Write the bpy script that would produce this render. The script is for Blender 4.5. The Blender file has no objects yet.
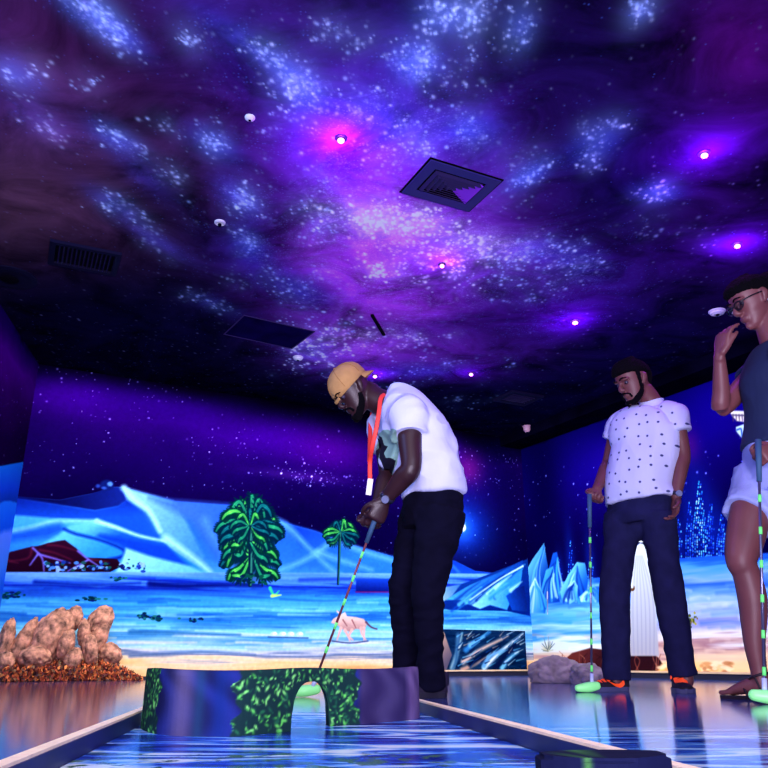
import bpy, bmesh, math, random
import numpy as np
from mathutils import Vector, Matrix, noise as mnoise, geometry

random.seed(7); RNG = np.random.default_rng(7)
scn = bpy.context.scene
COL = scn.collection
PI = math.pi

# ------------------------------------------------------------------ camera calibration
FPX, YH, CAMH, CEIL = 780.0, 661.0, 0.14, 2.54
TH = math.atan((YH - 384) / FPX)
CT, ST = math.cos(TH), math.sin(TH)

def ray(px, py):
    a, b = (px - 384) / FPX, (384 - py) / FPX
    return Vector((a, CT - b * ST, ST + b * CT))
def at(px, py, Y):                      # point of the line of sight at distance Y into the room
    r = ray(px, py); return Vector((0, 0, CAMH)) + r * (Y / r.y)
def onz(px, py, z=0.0):                 # point at height z
    r = ray(px, py); return Vector((0, 0, CAMH)) + r * ((z - CAMH) / r.z)

cam = bpy.data.cameras.new('camera'); cam.lens = 36 * FPX / 768; cam.sensor_width = 36; cam.clip_start = 0.02
camo = bpy.data.objects.new('camera', cam); COL.objects.link(camo)
camo.location = (0, 0, CAMH); camo.rotation_euler = (PI / 2 + TH, 0, 0)
scn.camera = camo
scn.view_settings.view_transform = 'Standard'; scn.view_settings.look = 'None'
scn.view_settings.exposure = 0; scn.view_settings.gamma = 1; scn.view_settings.use_curve_mapping = False

# ------------------------------------------------------------------ helpers
def lin(v):
    v = np.asarray(v, float) / 255.0
    return np.where(v <= 0.04045, v / 12.92, ((v + 0.055) / 1.055) ** 2.4)
def c3(r, g, b):
    return tuple(float(x) for x in lin((r, g, b))) + (1.0,)

def tag(o, label=None, cat=None, group=None, kind=None):
    if label: o['label'] = label
    if cat: o['category'] = cat
    if group: o['group'] = group
    if kind: o['kind'] = kind
    return o
def empty(name, loc, label, cat, group=None):
    o = bpy.data.objects.new(name, None); o.location = loc; COL.objects.link(o)
    o.empty_display_size = 0.05
    return tag(o, label, cat, group)
def link(name, me, mat=None, parent=None):
    o = bpy.data.objects.new(name, me); COL.objects.link(o)
    if mat:
        me.materials.clear(); me.materials.append(mat)
    if parent:
        o.parent = parent
        p = parent; off = Vector((0, 0, 0)); rot = 0
        while p: off += Vector(p.location); p = p.parent
        me.transform(Matrix.Translation(-off))
    return o
def obj(name, bm, mat=None, parent=None, smooth=False):
    bmesh.ops.recalc_face_normals(bm, faces=bm.faces)
    me = bpy.data.meshes.new(name); bm.to_mesh(me); bm.free()
    if smooth:
        for p in me.polygons: p.use_smooth = True
    return link(name, me, mat, parent)
def mat(name, col, rough=0.7, metal=0.0, bump=0.0, bscale=60, spec=0.4, var=0.0, vscale=6, emit=None, es=0, sss=0.0):
    m = bpy.data.materials.new(name); m.use_nodes = True
    nt = m.node_tree; b = nt.nodes['Principled BSDF']
    b.inputs['Base Color'].default_value = col
    b.inputs['Roughness'].default_value = rough
    b.inputs['Metallic'].default_value = metal
    b.inputs['Specular IOR Level'].default_value = spec
    if sss: b.inputs['Subsurface Weight'].default_value = sss; b.inputs['Subsurface Scale'].default_value = 0.02
    if emit: b.inputs['Emission Color'].default_value = emit; b.inputs['Emission Strength'].default_value = es
    tc = nt.nodes.new('ShaderNodeTexCoord')
    if bump:
        n = nt.nodes.new('ShaderNodeTexNoise'); n.inputs['Scale'].default_value = bscale; n.inputs['Detail'].default_value = 4
        bp = nt.nodes.new('ShaderNodeBump'); bp.inputs['Strength'].default_value = bump; bp.inputs['Distance'].default_value = 0.01
        nt.links.new(tc.outputs['Object'], n.inputs['Vector']); nt.links.new(n.outputs['Fac'], bp.inputs['Height'])
        nt.links.new(bp.outputs['Normal'], b.inputs['Normal'])
    if var:
        n = nt.nodes.new('ShaderNodeTexNoise'); n.inputs['Scale'].default_value = vscale; n.inputs['Detail'].default_value = 5
        mx = nt.nodes.new('ShaderNodeMix'); mx.data_type = 'RGBA'; mx.blend_type = 'MULTIPLY'; mx.inputs[0].default_value = 1
        mr = nt.nodes.new('ShaderNodeMapRange'); mr.inputs[1].default_value = .3; mr.inputs[2].default_value = .7
        mr.inputs[3].default_value = 1 - var; mr.inputs[4].default_value = 1 + var
        nt.links.new(tc.outputs['Object'], n.inputs['Vector']); nt.links.new(n.outputs['Fac'], mr.inputs[0])
        mx.inputs[6].default_value = col
        nt.links.new(mr.outputs[0], mx.inputs[7]); nt.links.new(mx.outputs[2], b.inputs['Base Color'])
    return m
def vmat(name, rough=0.8, spec=0.2, bump=0.0, bscale=80):     # colours come from the painted attribute
    m = mat(name, (1, 1, 1, 1), rough, spec=spec, bump=bump, bscale=bscale)
    nt = m.node_tree; a = nt.nodes.new('ShaderNodeAttribute'); a.attribute_name = 'paint'
    nt.links.new(a.outputs['Color'], nt.nodes['Principled BSDF'].inputs['Base Color'])
    return m

def box(bm, c, s, R=None):
    vs = []
    for x in (-.5, .5):
        for y in (-.5, .5):
            for z in (-.5, .5):
                v = Vector((x * s[0], y * s[1], z * s[2]))
                if R is not None: v = R @ v
                vs.append(bm.verts.new(v + Vector(c)))
    for f in ((0, 1, 3, 2), (4, 6, 7, 5), (0, 4, 5, 1), (2, 3, 7, 6), (0, 2, 6, 4), (1, 5, 7, 3)):
        bm.faces.new([vs[i] for i in f])
def prism(bm, pts, z0, z1):            # closed outline (list of xy) extruded in z
    lo = [bm.verts.new((p[0], p[1], z0)) for p in pts]; hi = [bm.verts.new((p[0], p[1], z1)) for p in pts]
    n = len(pts)
    bm.faces.new(lo[::-1]); bm.faces.new(hi)
    for i in range(n): bm.faces.new((lo[i], lo[(i + 1) % n], hi[(i + 1) % n], hi[i]))
def cr(P, k):                           # catmull-rom resample of a list of vectors/floats
    P = [np.array(p, float) for p in P]; out = []
    n = len(P)
    for i in range(n - 1):
        p0 = P[max(i - 1, 0)]; p1 = P[i]; p2 = P[i + 1]; p3 = P[min(i + 2, n - 1)]
        for j in range(k):
            t = j / k
            out.append(.5 * (2 * p1 + (p2 - p0) * t + (2 * p0 - 5 * p1 + 4 * p2 - p3) * t * t + (3 * p1 - p0 - 3 * p2 + p3) * t ** 3))
    out.append(P[-1]); return out
def rings(bm, R, cap=True):
    rs = [[bm.verts.new(p) for p in r] for r in R]; n = len(rs[0])
    for a, b in zip(rs, rs[1:]):
        for i in range(n): bm.faces.new((a[i], a[(i + 1) % n], b[(i + 1) % n], b[i]))
    if cap: bm.faces.new(rs[0][::-1]); bm.faces.new(rs[-1])
def limb(bm, pts, rad, side=(1, 0, 0), k=4, n=20, round_ends=True, power=2.0):
    rad = [(r, r) if isinstance(r, (int, float)) else r for r in rad]
    pts = [tuple(p) for p in pts]
    if len(pts) > 2 and k > 1:
        Q = cr(pts, k); Rr = cr(rad, k)
    else:
        Q = cr(pts, max(k, 1)); Rr = cr(rad, max(k, 1))
    Q = [Vector(q) for q in Q]; s = Vector(side)
    T = [(Q[min(i + 1, len(Q) - 1)] - Q[max(i - 1, 0)]).normalized() for i in range(len(Q))]
    seq = []
    if round_ends:
        r0 = min(Rr[0]); r1 = min(Rr[-1])
        for f in (1, .8, .45): h = math.sqrt(max(0, 1 - f * f)); seq.append((Q[0] - T[0] * r0 * f, T[0], Rr[0] * max(h, .12)))
    for q, t, r in zip(Q, T, Rr): seq.append((q, t, r))
    if round_ends:
        for f in (.45, .8, 1): h = math.sqrt(max(0, 1 - f * f)); seq.append((Q[-1] + T[-1] * r1 * f, T[-1], Rr[-1] * max(h, .12)))
    out = []
    for q, t, r in seq:
        a = s - t * s.dot(t)
        if a.length < .2: a = Vector((0, 1, 0)) - t * t.y
        a.normalize(); b = t.cross(a)
        ring = []
        for i in range(n):
            w = 2 * PI * i / n; cx, sy = math.cos(w), math.sin(w)
            if power != 2: cx = math.copysign(abs(cx) ** (2 / power), cx); sy = math.copysign(abs(sy) ** (2 / power), sy)
            ring.append(q + a * cx * r[0] + b * sy * r[1])
        out.append(ring)
    rings(bm, out)
def ball(bm, c, r, M=None, seg=16):
    r = (r, r, r) if isinstance(r, (int, float)) else r
    mt = Matrix.Translation(Vector(c)) @ (M.to_4x4() if M is not None else Matrix.Identity(4)) @ Matrix.Diagonal((*r, 1))
    bmesh.ops.create_uvsphere(bm, u_segments=seg, v_segments=max(6, seg // 2), radius=1, matrix=mt)
def cyl(bm, a, b, r, n=16, r2=None):
    limb(bm, [a, b], [r, r if r2 is None else r2], side=(.3, .9, .2), k=1, n=n, round_ends=False)
def fuse(name, bm, vox, smooth_it=4, wr=None):     # union of the shapes as one continuous skin
    me = bpy.data.meshes.new(name); bmesh.ops.recalc_face_normals(bm, faces=bm.faces); bm.to_mesh(me); bm.free()
    o = bpy.data.objects.new('tmp', me); COL.objects.link(o)
    m = o.modifiers.new('r', 'REMESH'); m.mode = 'VOXEL'; m.voxel_size = vox; m.use_smooth_shade = True
    if smooth_it:
        s = o.modifiers.new('s', 'SMOOTH'); s.factor = .5; s.iterations = smooth_it
    dg = bpy.context.evaluated_depsgraph_get()
    out = bpy.data.meshes.new_from_object(o.evaluated_get(dg)); out.name = name
    bpy.data.objects.remove(o); bpy.data.meshes.remove(me)
    if wr:
        nr = [v.normal.copy() for v in out.vertices]
        for v, nn in zip(out.vertices, nr): v.co += nn * wr(v.co)
    for p in out.polygons: p.use_smooth = True
    return out
def paint_mesh(me, fn):
    a = me.color_attributes.new('paint', 'FLOAT_COLOR', 'POINT')
    co = np.empty(len(me.vertices) * 3); me.vertices.foreach_get('co', co); co = co.reshape(-1, 3)
    col = np.ones((len(co), 4)); col[:, :3] = fn(co); a.data.foreach_set('color', col.ravel())

# ------------------------------------------------------------------ mural canvas (metres on the wall)
def vnoise(shape, cells, rng):          # smooth value noise
    gy, gx = max(2, int(cells[0])), max(2, int(cells[1]))
    g = rng.random((gy + 2, gx + 2)); y = np.linspace(0, gy, shape[0], endpoint=False); x = np.linspace(0, gx, shape[1], endpoint=False)
    iy = y.astype(int); ix = x.astype(int); fy = y - iy; fx = x - ix
    fy = (fy * fy * (3 - 2 * fy))[:, None]; fx = (fx * fx * (3 - 2 * fx))[None]
    A = g[np.ix_(iy, ix)]; B = g[np.ix_(iy, ix + 1)]; C = g[np.ix_(iy + 1, ix)]; D = g[np.ix_(iy + 1, ix + 1)]
    return (A * (1 - fx) + B * fx) * (1 - fy) + (C * (1 - fx) + D * fx) * fy
def fbm(shape, cells, oct=4, rng=RNG):
    s = np.zeros(shape); a = .5; t = 0
    for o in range(oct):
        s += a * vnoise(shape, (cells[0] * 2 ** o, cells[1] * 2 ** o), rng); t += a; a *= .55
    return s / t
class Canvas:
    def __init__(s, O, D, L, H=CEIL, z0=0.0, res=.005):
        s.O = Vector((O[0], O[1], 0)); s.D = Vector((D[0], D[1], 0)).normalized(); s.L = L; s.H = H; s.z0 = z0
        s.N = Vector((-s.D.y, s.D.x, 0)); s.gam = np.array((1.34, 1.24, 1.24))
        s.nx = int(L / res) + 1; s.nz = int((H - z0) / res) + 1
        s.S = np.linspace(0, L, s.nx)[None, :].repeat(s.nz, 0); s.Z = np.linspace(z0, H, s.nz)[:, None].repeat(s.nx, 1)
        s.I = np.zeros((s.nz, s.nx, 3))
    def uv(s, p):                       # where a traced point of the picture lies on this wall
        r = ray(*p); C = Vector((0, 0, CAMH)); t = (s.O - C).dot(s.N) / r.dot(s.N); q = C + r * t
        return ((q - s.O).dot(s.D), q.z)
    def pts(s, P): return np.array([s.uv(p) for p in P])
    def win(s, lo, hi):
        x0 = int(np.clip(lo[0] / s.L * (s.nx - 1), 0, s.nx)); x1 = int(np.clip(hi[0] / s.L * (s.nx - 1) + 2, 0, s.nx))
        y0 = int(np.clip((lo[1] - s.z0) / (s.H - s.z0) * (s.nz - 1), 0, s.nz)); y1 = int(np.clip((hi[1] - s.z0) / (s.H - s.z0) * (s.nz - 1) + 2, 0, s.nz))
        return slice(y0, y1), slice(x0, x1)
    def mix(s, w, a, col):
        if a.size == 0: return
        col = np.asarray(col, float); s.I[w] = s.I[w] * (1 - a[..., None]) + col * a[..., None]
    @staticmethod
    def segd(X, Y, a, b):
        d = b - a; L2 = max(d @ d, 1e-12); t = np.clip(((X - a[0]) * d[0] + (Y - a[1]) * d[1]) / L2, 0, 1)
        return np.hypot(X - a[0] - t * d[0], Y - a[1] - t * d[1]), t
    def poly(s, P, col, col2=None, g=None, soft=.006, alpha=1.0):
        Q = s.pts(P); lo = Q.min(0) - soft * 2; hi = Q.max(0) + soft * 2; w = s.win(lo, hi); X = s.S[w]; Y = s.Z[w]
        if X.size == 0: return
        ins = np.zeros(X.shape, bool); dm = np.full(X.shape, 9.)
        for i in range(len(Q)):
            a = Q[i]; b = Q[(i + 1) % len(Q)]
            if a[1] != b[1]:
                ins ^= ((a[1] > Y) != (b[1] > Y)) & (X < (b[0] - a[0]) * (Y - a[1]) / (b[1] - a[1]) + a[0])
            dm = np.minimum(dm, s.segd(X, Y, a, b)[0])
        sd = np.where(ins, dm, -dm); A = np.clip(sd / soft * .5 + .5, 0, 1) * alpha
        if col2 is not None:
            ga, gb = (s.pts(g)); _, t = s.segd(X, Y, ga, gb); C = np.asarray(col, float) * (1 - t[..., None]) + np.asarray(col2, float) * t[..., None]
        else: C = col
        s.mix(w, A, C)
    def line(s, P, w0, col, w1=None, soft=.006, alpha=1.0, smooth=True):     # widths in metres
        if smooth and len(P) > 2: P = [tuple(q) for q in cr(P, 4)]
        Q = s.pts(P); n = len(Q) - 1; w1 = w0 if w1 is None else w1; m = max(w0, w1) + soft * 2
        w = s.win(Q.min(0) - m, Q.max(0) + m); X = s.S[w]; Y = s.Z[w]
        if X.size == 0: return
        A = np.zeros(X.shape)
        for i in range(n):
            d, t = s.segd(X, Y, Q[i], Q[i + 1]); hw = .5 * (w0 + (w1 - w0) * (i + t) / n)
            A = np.maximum(A, np.clip((hw - d) / soft * .5 + .5, 0, 1))
        s.mix(w, A * alpha, col)
    def blob(s, p, rx, rz, col, a=1.0, k=1.0, ang=0, add=False):
        c = s.uv(p); m = max(rx, rz) * 2.6; w = s.win((c[0] - m, c[1] - m), (c[0] + m, c[1] + m)); X = s.S[w] - c[0]; Y = s.Z[w] - c[1]
        ca, sa = math.cos(ang), math.sin(ang); U = (X * ca + Y * sa) / rx; V = (-X * sa + Y * ca) / rz
        A = np.exp(-((U * U + V * V) ** k)) * a
        if add: s.I[w] = np.minimum(255, s.I[w] + A[..., None] * np.asarray(col, float))
        else: s.mix(w, A, col)
    def disc(s, p, r, col, rz=None, soft=.004, a=1.0):
        c = s.uv(p); rz = rz or r; m = max(r, rz) + soft * 2; w = s.win((c[0] - m, c[1] - m), (c[0] + m, c[1] + m))
        d = 1 - np.hypot((s.S[w] - c[0]) / r, (s.Z[w] - c[1]) / rz); s.mix(w, np.clip(d * min(r, rz) / soft + .5, 0, 1) * a, col)
    def layer(s, top, bot, stops, amp=0, alpha=1.0, nz=None):   # colour bands between two traced lines
        T = s.pts(top); B = s.pts(bot); xs = s.S[0]
        T = T[np.argsort(T[:, 0])]; B = B[np.argsort(B[:, 0])]
        zt = np.interp(xs, T[:, 0], T[:, 1]); zb = np.interp(xs, B[:, 0], B[:, 1])
        f = (zt[None] - s.Z) / (zt - zb)[None]; A = (np.clip((zt[None] - s.Z) / .006 * .5 + .5, 0, 1) * np.clip((s.Z - zb[None]) / .006 * .5 + .5, 0, 1)) * alpha
        x0, x1 = max(T[0, 0], B[0, 0]), min(T[-1, 0], B[-1, 0]); A = A * ((xs >= x0 - .01) & (xs <= x1 + .01))[None]
        if nz is not None: f = f + amp * (nz - .5)
        k = [q[0] for q in stops]; C = np.stack([np.interp(f, k, [q[1][i] for q in stops]) for i in range(3)], -1)
        s.I = s.I * (1 - A[..., None]) + C * A[..., None]
    def stars(s, n, zlo, zhi, sl=0, sh=None, bright=(60, 220), rng=RNG, r=(.003, .008)):
        sh = sh or s.L
        for _ in range(n):
            x = rng.uniform(sl, sh); z = rng.uniform(zlo, zhi); rr = r[0] + (r[1] - r[0]) * rng.random() ** 3; b = rng.uniform(*bright) * (.4 + .6 * rng.random())
            m = rr * 2.5; w = s.win((x - m, z - m), (x + m, z + m)); d = np.hypot(s.S[w] - x, s.Z[w] - z)
            s.I[w] = np.minimum(255, s.I[w] + np.exp(-(d / rr) ** 2)[..., None] * np.array([b * .75, b * .8, b]))
    def build(s, name, m, thick=.12):
        I = lin(255 * (np.clip(s.I, 0, 255) / 255) ** s.gam); nx, nz = s.nx, s.nz; n = nx * nz
        co = np.empty((n + 8, 3))
        co[:n, 0] = (s.O.x + s.D.x * s.S).ravel(); co[:n, 1] = (s.O.y + s.D.y * s.S).ravel(); co[:n, 2] = s.Z.ravel()
        idx = np.arange(n).reshape(nz, nx); q = np.stack([idx[:-1, :-1], idx[:-1, 1:], idx[1:, 1:], idx[1:, :-1]], -1).reshape(-1, 4)
        k = 0; corn = []                # box behind the painted face
        for e in (.0005, thick):
            for (a, z) in ((0, s.z0), (s.L, s.z0), (s.L, s.H), (0, s.H)):
                p = s.O + s.D * a + s.N * e; co[n + k] = (p.x, p.y, z); k += 1
        b = n; q2 = np.array([[b + 3, b + 2, b + 1, b], [b + 4, b + 5, b + 6, b + 7], [b, b + 1, b + 5, b + 4], [b + 1, b + 2, b + 6, b + 5], [b + 2, b + 3, b + 7, b + 6], [b + 3, b, b + 4, b + 7]])
        q = np.concatenate([q, q2]); me = bpy.data.meshes.new(name)
        me.vertices.add(len(co)); me.vertices.foreach_set('co', co.ravel())
        me.loops.add(q.size); me.loops.foreach_set('vertex_index', q.ravel().astype(np.int32))
        me.polygons.add(len(q)); me.polygons.foreach_set('loop_start', (np.arange(len(q)) * 4).astype(np.int32))
        me.update(calc_edges=True); me.validate()
        a = me.color_attributes.new('paint', 'FLOAT_COLOR', 'POINT'); cc = np.ones((len(co), 4)); cc[:n, :3] = I.reshape(-1, 3); cc[n:, :3] = (.01, .01, .03)
        a.data.foreach_set('color', cc.ravel())
        return link(name, me, m)

# ------------------------------------------------------------------ room plan
CORNER = Vector((1.575, 8.70)); ANG = math.radians(28.4)
DB = Vector((math.cos(ANG), math.sin(ANG))); DR = Vector((DB.y, -DB.x))
LB = 5.65
back = Canvas(CORNER - DB * LB, DB, LB)
right = Canvas(CORNER, DR, 4.3)
# left wall starts where it meets the back wall
r = ray(34, 395); Nb = Vector((-DB.y, DB.x)); tt = (CORNER.dot(Nb)) / (Vector((r.x, r.y)).dot(Nb)); JL = Vector((r.x, r.y)) * tt
LEND = Vector((JL.x + .50, JL.y - 2.7))
left = Canvas(LEND, JL - LEND, (JL - LEND).length)

# ---- back wall picture
W = back
W.I[:] = (10, 2, 40)
n1 = fbm(W.I.shape[:2], (5, 10), 5); n2 = fbm(W.I.shape[:2], (60, 8), 3); n3 = fbm(W.I.shape[:2], (120, 230), 2)
W.layer([(-40, 345), (34, 360), (522, 440), (550, 445)], [(-40, 600), (34, 600), (522, 600), (550, 600)],
        [(0, (3, 1, 14)), (.06, (8, 2, 40)), (.2, (52, 2, 112)), (.4, (30, 0, 88)), (.6, (12, 0, 62)), (1, (9, 0, 52))], .15, nz=n1)
W.blob((75, 395), .50, .17, (104, 0, 190), .75); W.blob((165, 405), .7, .15, (88, 0, 180), .6); W.blob((270, 435), .75, .2, (92, 0, 176), .7)
W.blob((330, 450), .4, .2, (112, 4, 165), .6); W.blob((475, 480), .5, .30, (14, 4, 110), .5); W.blob((468, 468), .22, .20, (150, 24, 150), .8); W.blob((450, 450), .2, .2, (80, 6, 160), .6)
W.blob((300, 476), .45, .05, (130, 40, 190), .35); W.blob((505, 500), .35, .9, (8, 0, 70), .5)
W.blob((462, 527), .36, .30, (14, 66, 200), .85); W.blob((462, 527), .14, .14, (60, 130, 240), .7)
W.stars(520, 1.0, 2.45); W.stars(60, 1.0, 2.4, r=(.006, .011), bright=(120, 255))
for cxy, n, sp in (((300, 476), 60, .28), ((55, 368), 22, .2), ((130, 385), 20, .3), ((330, 475), 26, .16), ((480, 480), 30, .25), ((500, 460), 30, .3), ((250, 450), 20, .4)):
    u, v = W.uv(cxy)
    for _ in range(n):
        W.stars(1, v - abs(RNG.normal()) * .03 - .005, v + abs(RNG.normal()) * .03 + .005, u + RNG.normal() * sp, None, (90, 250)) if False else None
        x = u + RNG.normal() * sp; z = v + RNG.normal() * .05
        W.stars(1, z, z + .001, x, x + .001, (90, 250), r=(.004, .010))
W.disc((462, 527), .05, (238, 248, 255), soft=.02)
# dunes
DT = [(-60, 495), (10, 496), (31, 498), (60, 500), (95, 493), (113, 487), (123, 487), (173, 501), (230, 505), (262, 512), (286, 523), (316, 531), (345, 543), (391, 556), (425, 560), (440, 558), (455, 561), (475, 571), (550, 579)]
DBm = [(-60, 582), (550, 582)]
W.layer(DT, DBm, [(0, (60, 105, 205)), (.35, (40, 100, 210)), (.7, (48, 110, 215)), (1, (80, 150, 235))], .5, nz=n1)
W.poly([(-60, 493), (12, 496), (60, 500), (90, 494), (113, 487), (123, 488), (127, 500), (118, 506), (95, 510), (60, 505), (12, 498), (-60, 496)], (13, 12, 84), (22, 40, 140), [(60, 498), (125, 500)])
W.poly([(-60, 496), (12, 497), (62, 505), (95, 511), (118, 506), (127, 499), (142, 512), (152, 528), (163, 542), (140, 535), (112, 524), (97, 521), (60, 518), (12, 515), (-60, 512)], (16, 44, 160), (26, 84, 200), [(60, 498), (60, 520)], soft=.015)
W.poly([(123, 487), (173, 501), (186, 520), (211, 570), (165, 556), (160, 535), (146, 511), (127, 499)], (150, 195, 245), (70, 130, 225), [(130, 500), (205, 535)], soft=.02)
W.poly([(150, 498), (173, 501), (230, 505), (262, 514), (286, 523), (250, 545), (215, 560), (190, 520)], (70, 110, 215), (40, 90, 205), [(180, 505), (250, 540)], soft=.04)
W.line([(124, 488), (134, 499), (150, 512), (160, 531)], .05, (175, 220, 252), .03, soft=.02)
W.poly([(-60, 512), (12, 515), (50, 518), (97, 521), (115, 533), (140, 541), (166, 546), (190, 562), (207, 572), (205, 580), (-60, 580)], (84, 172, 236), (40, 122, 216), [(60, 518), (60, 560)], soft=.012)
W.poly([(97, 521), (118, 526), (140, 536), (164, 542), (182, 562), (166, 562), (142, 553), (122, 543), (100, 537), (75, 531), (64, 530), (70, 525)], (110, 190, 242), (26, 90, 205), [(100, 523), (108, 541)], soft=.012)
W.poly([(100, 534), (140, 541), (166, 546), (190, 566), (160, 566), (138, 556), (118, 545), (95, 538)], (14, 62, 185), soft=.02, alpha=.85)
W.line([(97, 521), (115, 527), (140, 536), (165, 541)], .035, (186, 232, 252), .015, soft=.015)
W.line([(9, 532), (30, 528), (50, 522), (70, 521), (97, 521)], .03, (160, 222, 250), .02, soft=.02)
W.poly([(10, 533), (40, 527), (60, 523), (66, 530), (50, 537), (10, 542)], (20, 66, 190), soft=.03, alpha=.7)
W.poly([(64, 530), (75, 531), (100, 538), (120, 547), (124, 553), (112, 559), (90, 560), (60, 552), (40, 545), (58, 535)], (110, 196, 240), (50, 140, 225), [(70, 530), (90, 560)], soft=.015)
W.line([(64, 529), (76, 534), (100, 540), (122, 549), (123, 556), (108, 560)], .018, (10, 50, 160), .03, soft=.012)
W.poly([(126, 548), (150, 556), (190, 566), (206, 573), (206, 581), (110, 581), (122, 560)], (150, 208, 245), (110, 180, 240), [(130, 550), (190, 578)], soft=.015)
W.line([(166, 538), (180, 548), (196, 560), (210, 572)], .05, (170, 215, 250), .03, soft=.03)
W.line([(205, 520), (215, 540), (232, 566)], .05, (100, 150, 235), .03, soft=.05, alpha=.7)
W.poly([(286, 523), (316, 531), (345, 543), (391, 556), (425, 560), (425, 580), (350, 580), (318, 560), (300, 545)], (22, 66, 180), (50, 120, 220), [(300, 530), (320, 575)], soft=.02)
for P in ([(262, 515), (286, 525), (306, 545), (330, 568), (345, 577)], [(332, 541), (318, 552), (300, 562), (275, 572)], [(318, 552), (340, 560), (372, 570)], [(345, 544), (365, 552), (391, 560), (420, 572)]):
    W.line(P, .05, (120, 180, 245), .02, soft=.03, alpha=.8)
W.poly([(425, 560), (440, 558), (455, 561), (475, 571), (550, 579), (550, 582), (425, 582)], (16, 60, 180), (30, 90, 210), [(440, 558), (440, 580)])
W.line([(445, 561), (455, 568), (464, 579)], .03, (60, 120, 225), .015, soft=.02); W.line([(425, 563), (437, 572), (448, 580)], .03, (50, 110, 225), .015, soft=.02)
W.disc((107, 485), .055, (18, 30, 110), .045, soft=.02); W.disc((110, 484), .022, (100, 140, 215), .02, soft=.015); W.disc((98, 486), .018, (50, 70, 170), .015, soft=.015); W.disc((104, 488), .02, (60, 90, 190), .012, soft=.012)
# desert floor
GB = [(-60, 684), (550, 684)]; GT = [(-60, 571), (550, 574)]
W.layer(GT, GB, [(0, (120, 165, 240)), (.07, (75, 125, 232)), (.11, (16, 40, 165)), (.16, (40, 92, 196)), (.24, (60, 144, 214)), (.34, (96, 176, 224)), (.42, (40, 108, 192)), (.5, (124, 196, 228)), (.56, (176, 216, 236)), (.60, (84, 150, 208)), (.66, (180, 215, 240)), (.72, (215, 210, 225)), (.75, (120, 130, 170)), (.79, (245, 215, 190)), (.86, (255, 205, 150)), (.92, (240, 170, 110)), (1, (200, 110, 70))], .16, nz=n2)
# long brush strokes
rs = np.random.default_rng(3)
for i in range(150):
    y = rs.uniform(578, 652); x = rs.uniform(-20, 500); L = rs.uniform(20, 110); dy = rs.uniform(-2, 2)
    if y < 600: c = random.choice([(18, 50, 170), (60, 130, 230), (110, 175, 240), (20, 70, 190)])
    elif y < 632: c = random.choice([(20, 90, 195), (130, 205, 242), (60, 160, 230), (170, 220, 245)])
    else: c = random.choice([(235, 225, 235), (120, 150, 200), (250, 225, 205), (170, 200, 235)])
    W.line([(x, y), (x + L * .5, y + dy), (x + L, y + dy * .3)], rs.uniform(.008, .022), c, .004, soft=.012, alpha=rs.uniform(.35, .8))
for P, w_, c in (([(150, 584), (180, 586), (235, 585), (262, 586)], .05, (8, 20, 120)), ([(35, 582), (90, 585), (140, 583)], .03, (12, 40, 150)), ([(130, 632), (180, 633), (240, 635)], .03, (50, 110, 170)), ([(130, 656), (200, 652), (255, 655)], .02, (90, 110, 160)), ([(300, 580), (360, 579), (400, 581)], .03, (40, 70, 200)),
                 ([(480, 605), (520, 608)], .02, (20, 90, 200))):
    W.line(P, w_, c, .01, soft=.015)
# nomad tents
W.poly([(3, 572), (2, 558), (10, 552), (30, 547), (38, 546), (48, 543), (58, 541), (65, 540), (76, 548), (86, 558), (100, 558), (117, 559), (122, 566), (110, 572), (60, 572)], (58, 8, 44), (40, 4, 30), [(50, 545), (50, 570)])
for P in ([(32, 548), (28, 558), (10, 561)], [(40, 550), (55, 553), (72, 560)], [(48, 545), (60, 546), (78, 551)], [(6, 560), (18, 563)], [(88, 559), (108, 562)], [(42, 556), (55, 558), (66, 566)]): W.line(P, .02, (110, 24, 60), .006, soft=.01, alpha=.8)
for P in ([(33, 548), (42, 558), (44, 571)], [(38, 554), (30, 565)], [(38, 554), (70, 563)], [(78, 551), (88, 559), (100, 567)], [(88, 560), (68, 571)]): W.line(P, .016, (130, 110, 220), .008, soft=.007)
for i in range(90):
    W.disc((rs.uniform(44, 146), 566 + rs.normal() * 3), rs.uniform(.008, .022), random.choice([(30, 60, 160), (90, 140, 220), (10, 20, 90), (150, 180, 235), (30, 90, 90)]), rs.uniform(.006, .014), a=.9)
for cx, cy, n, w_ in ((8, 595, 26, 14), (90, 599, 22, 12), (143, 617, 18, 8), (157, 618, 14, 6), (118, 578, 10, 8), (195, 619, 12, 12)):
    for i in range(n): W.disc((cx + rs.normal() * w_ * .5, cy + rs.normal() * 1.6), rs.uniform(.01, .02), random.choice([(6, 50, 70), (10, 70, 90), (10, 30, 110), (40, 120, 120)]), .009)
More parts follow.
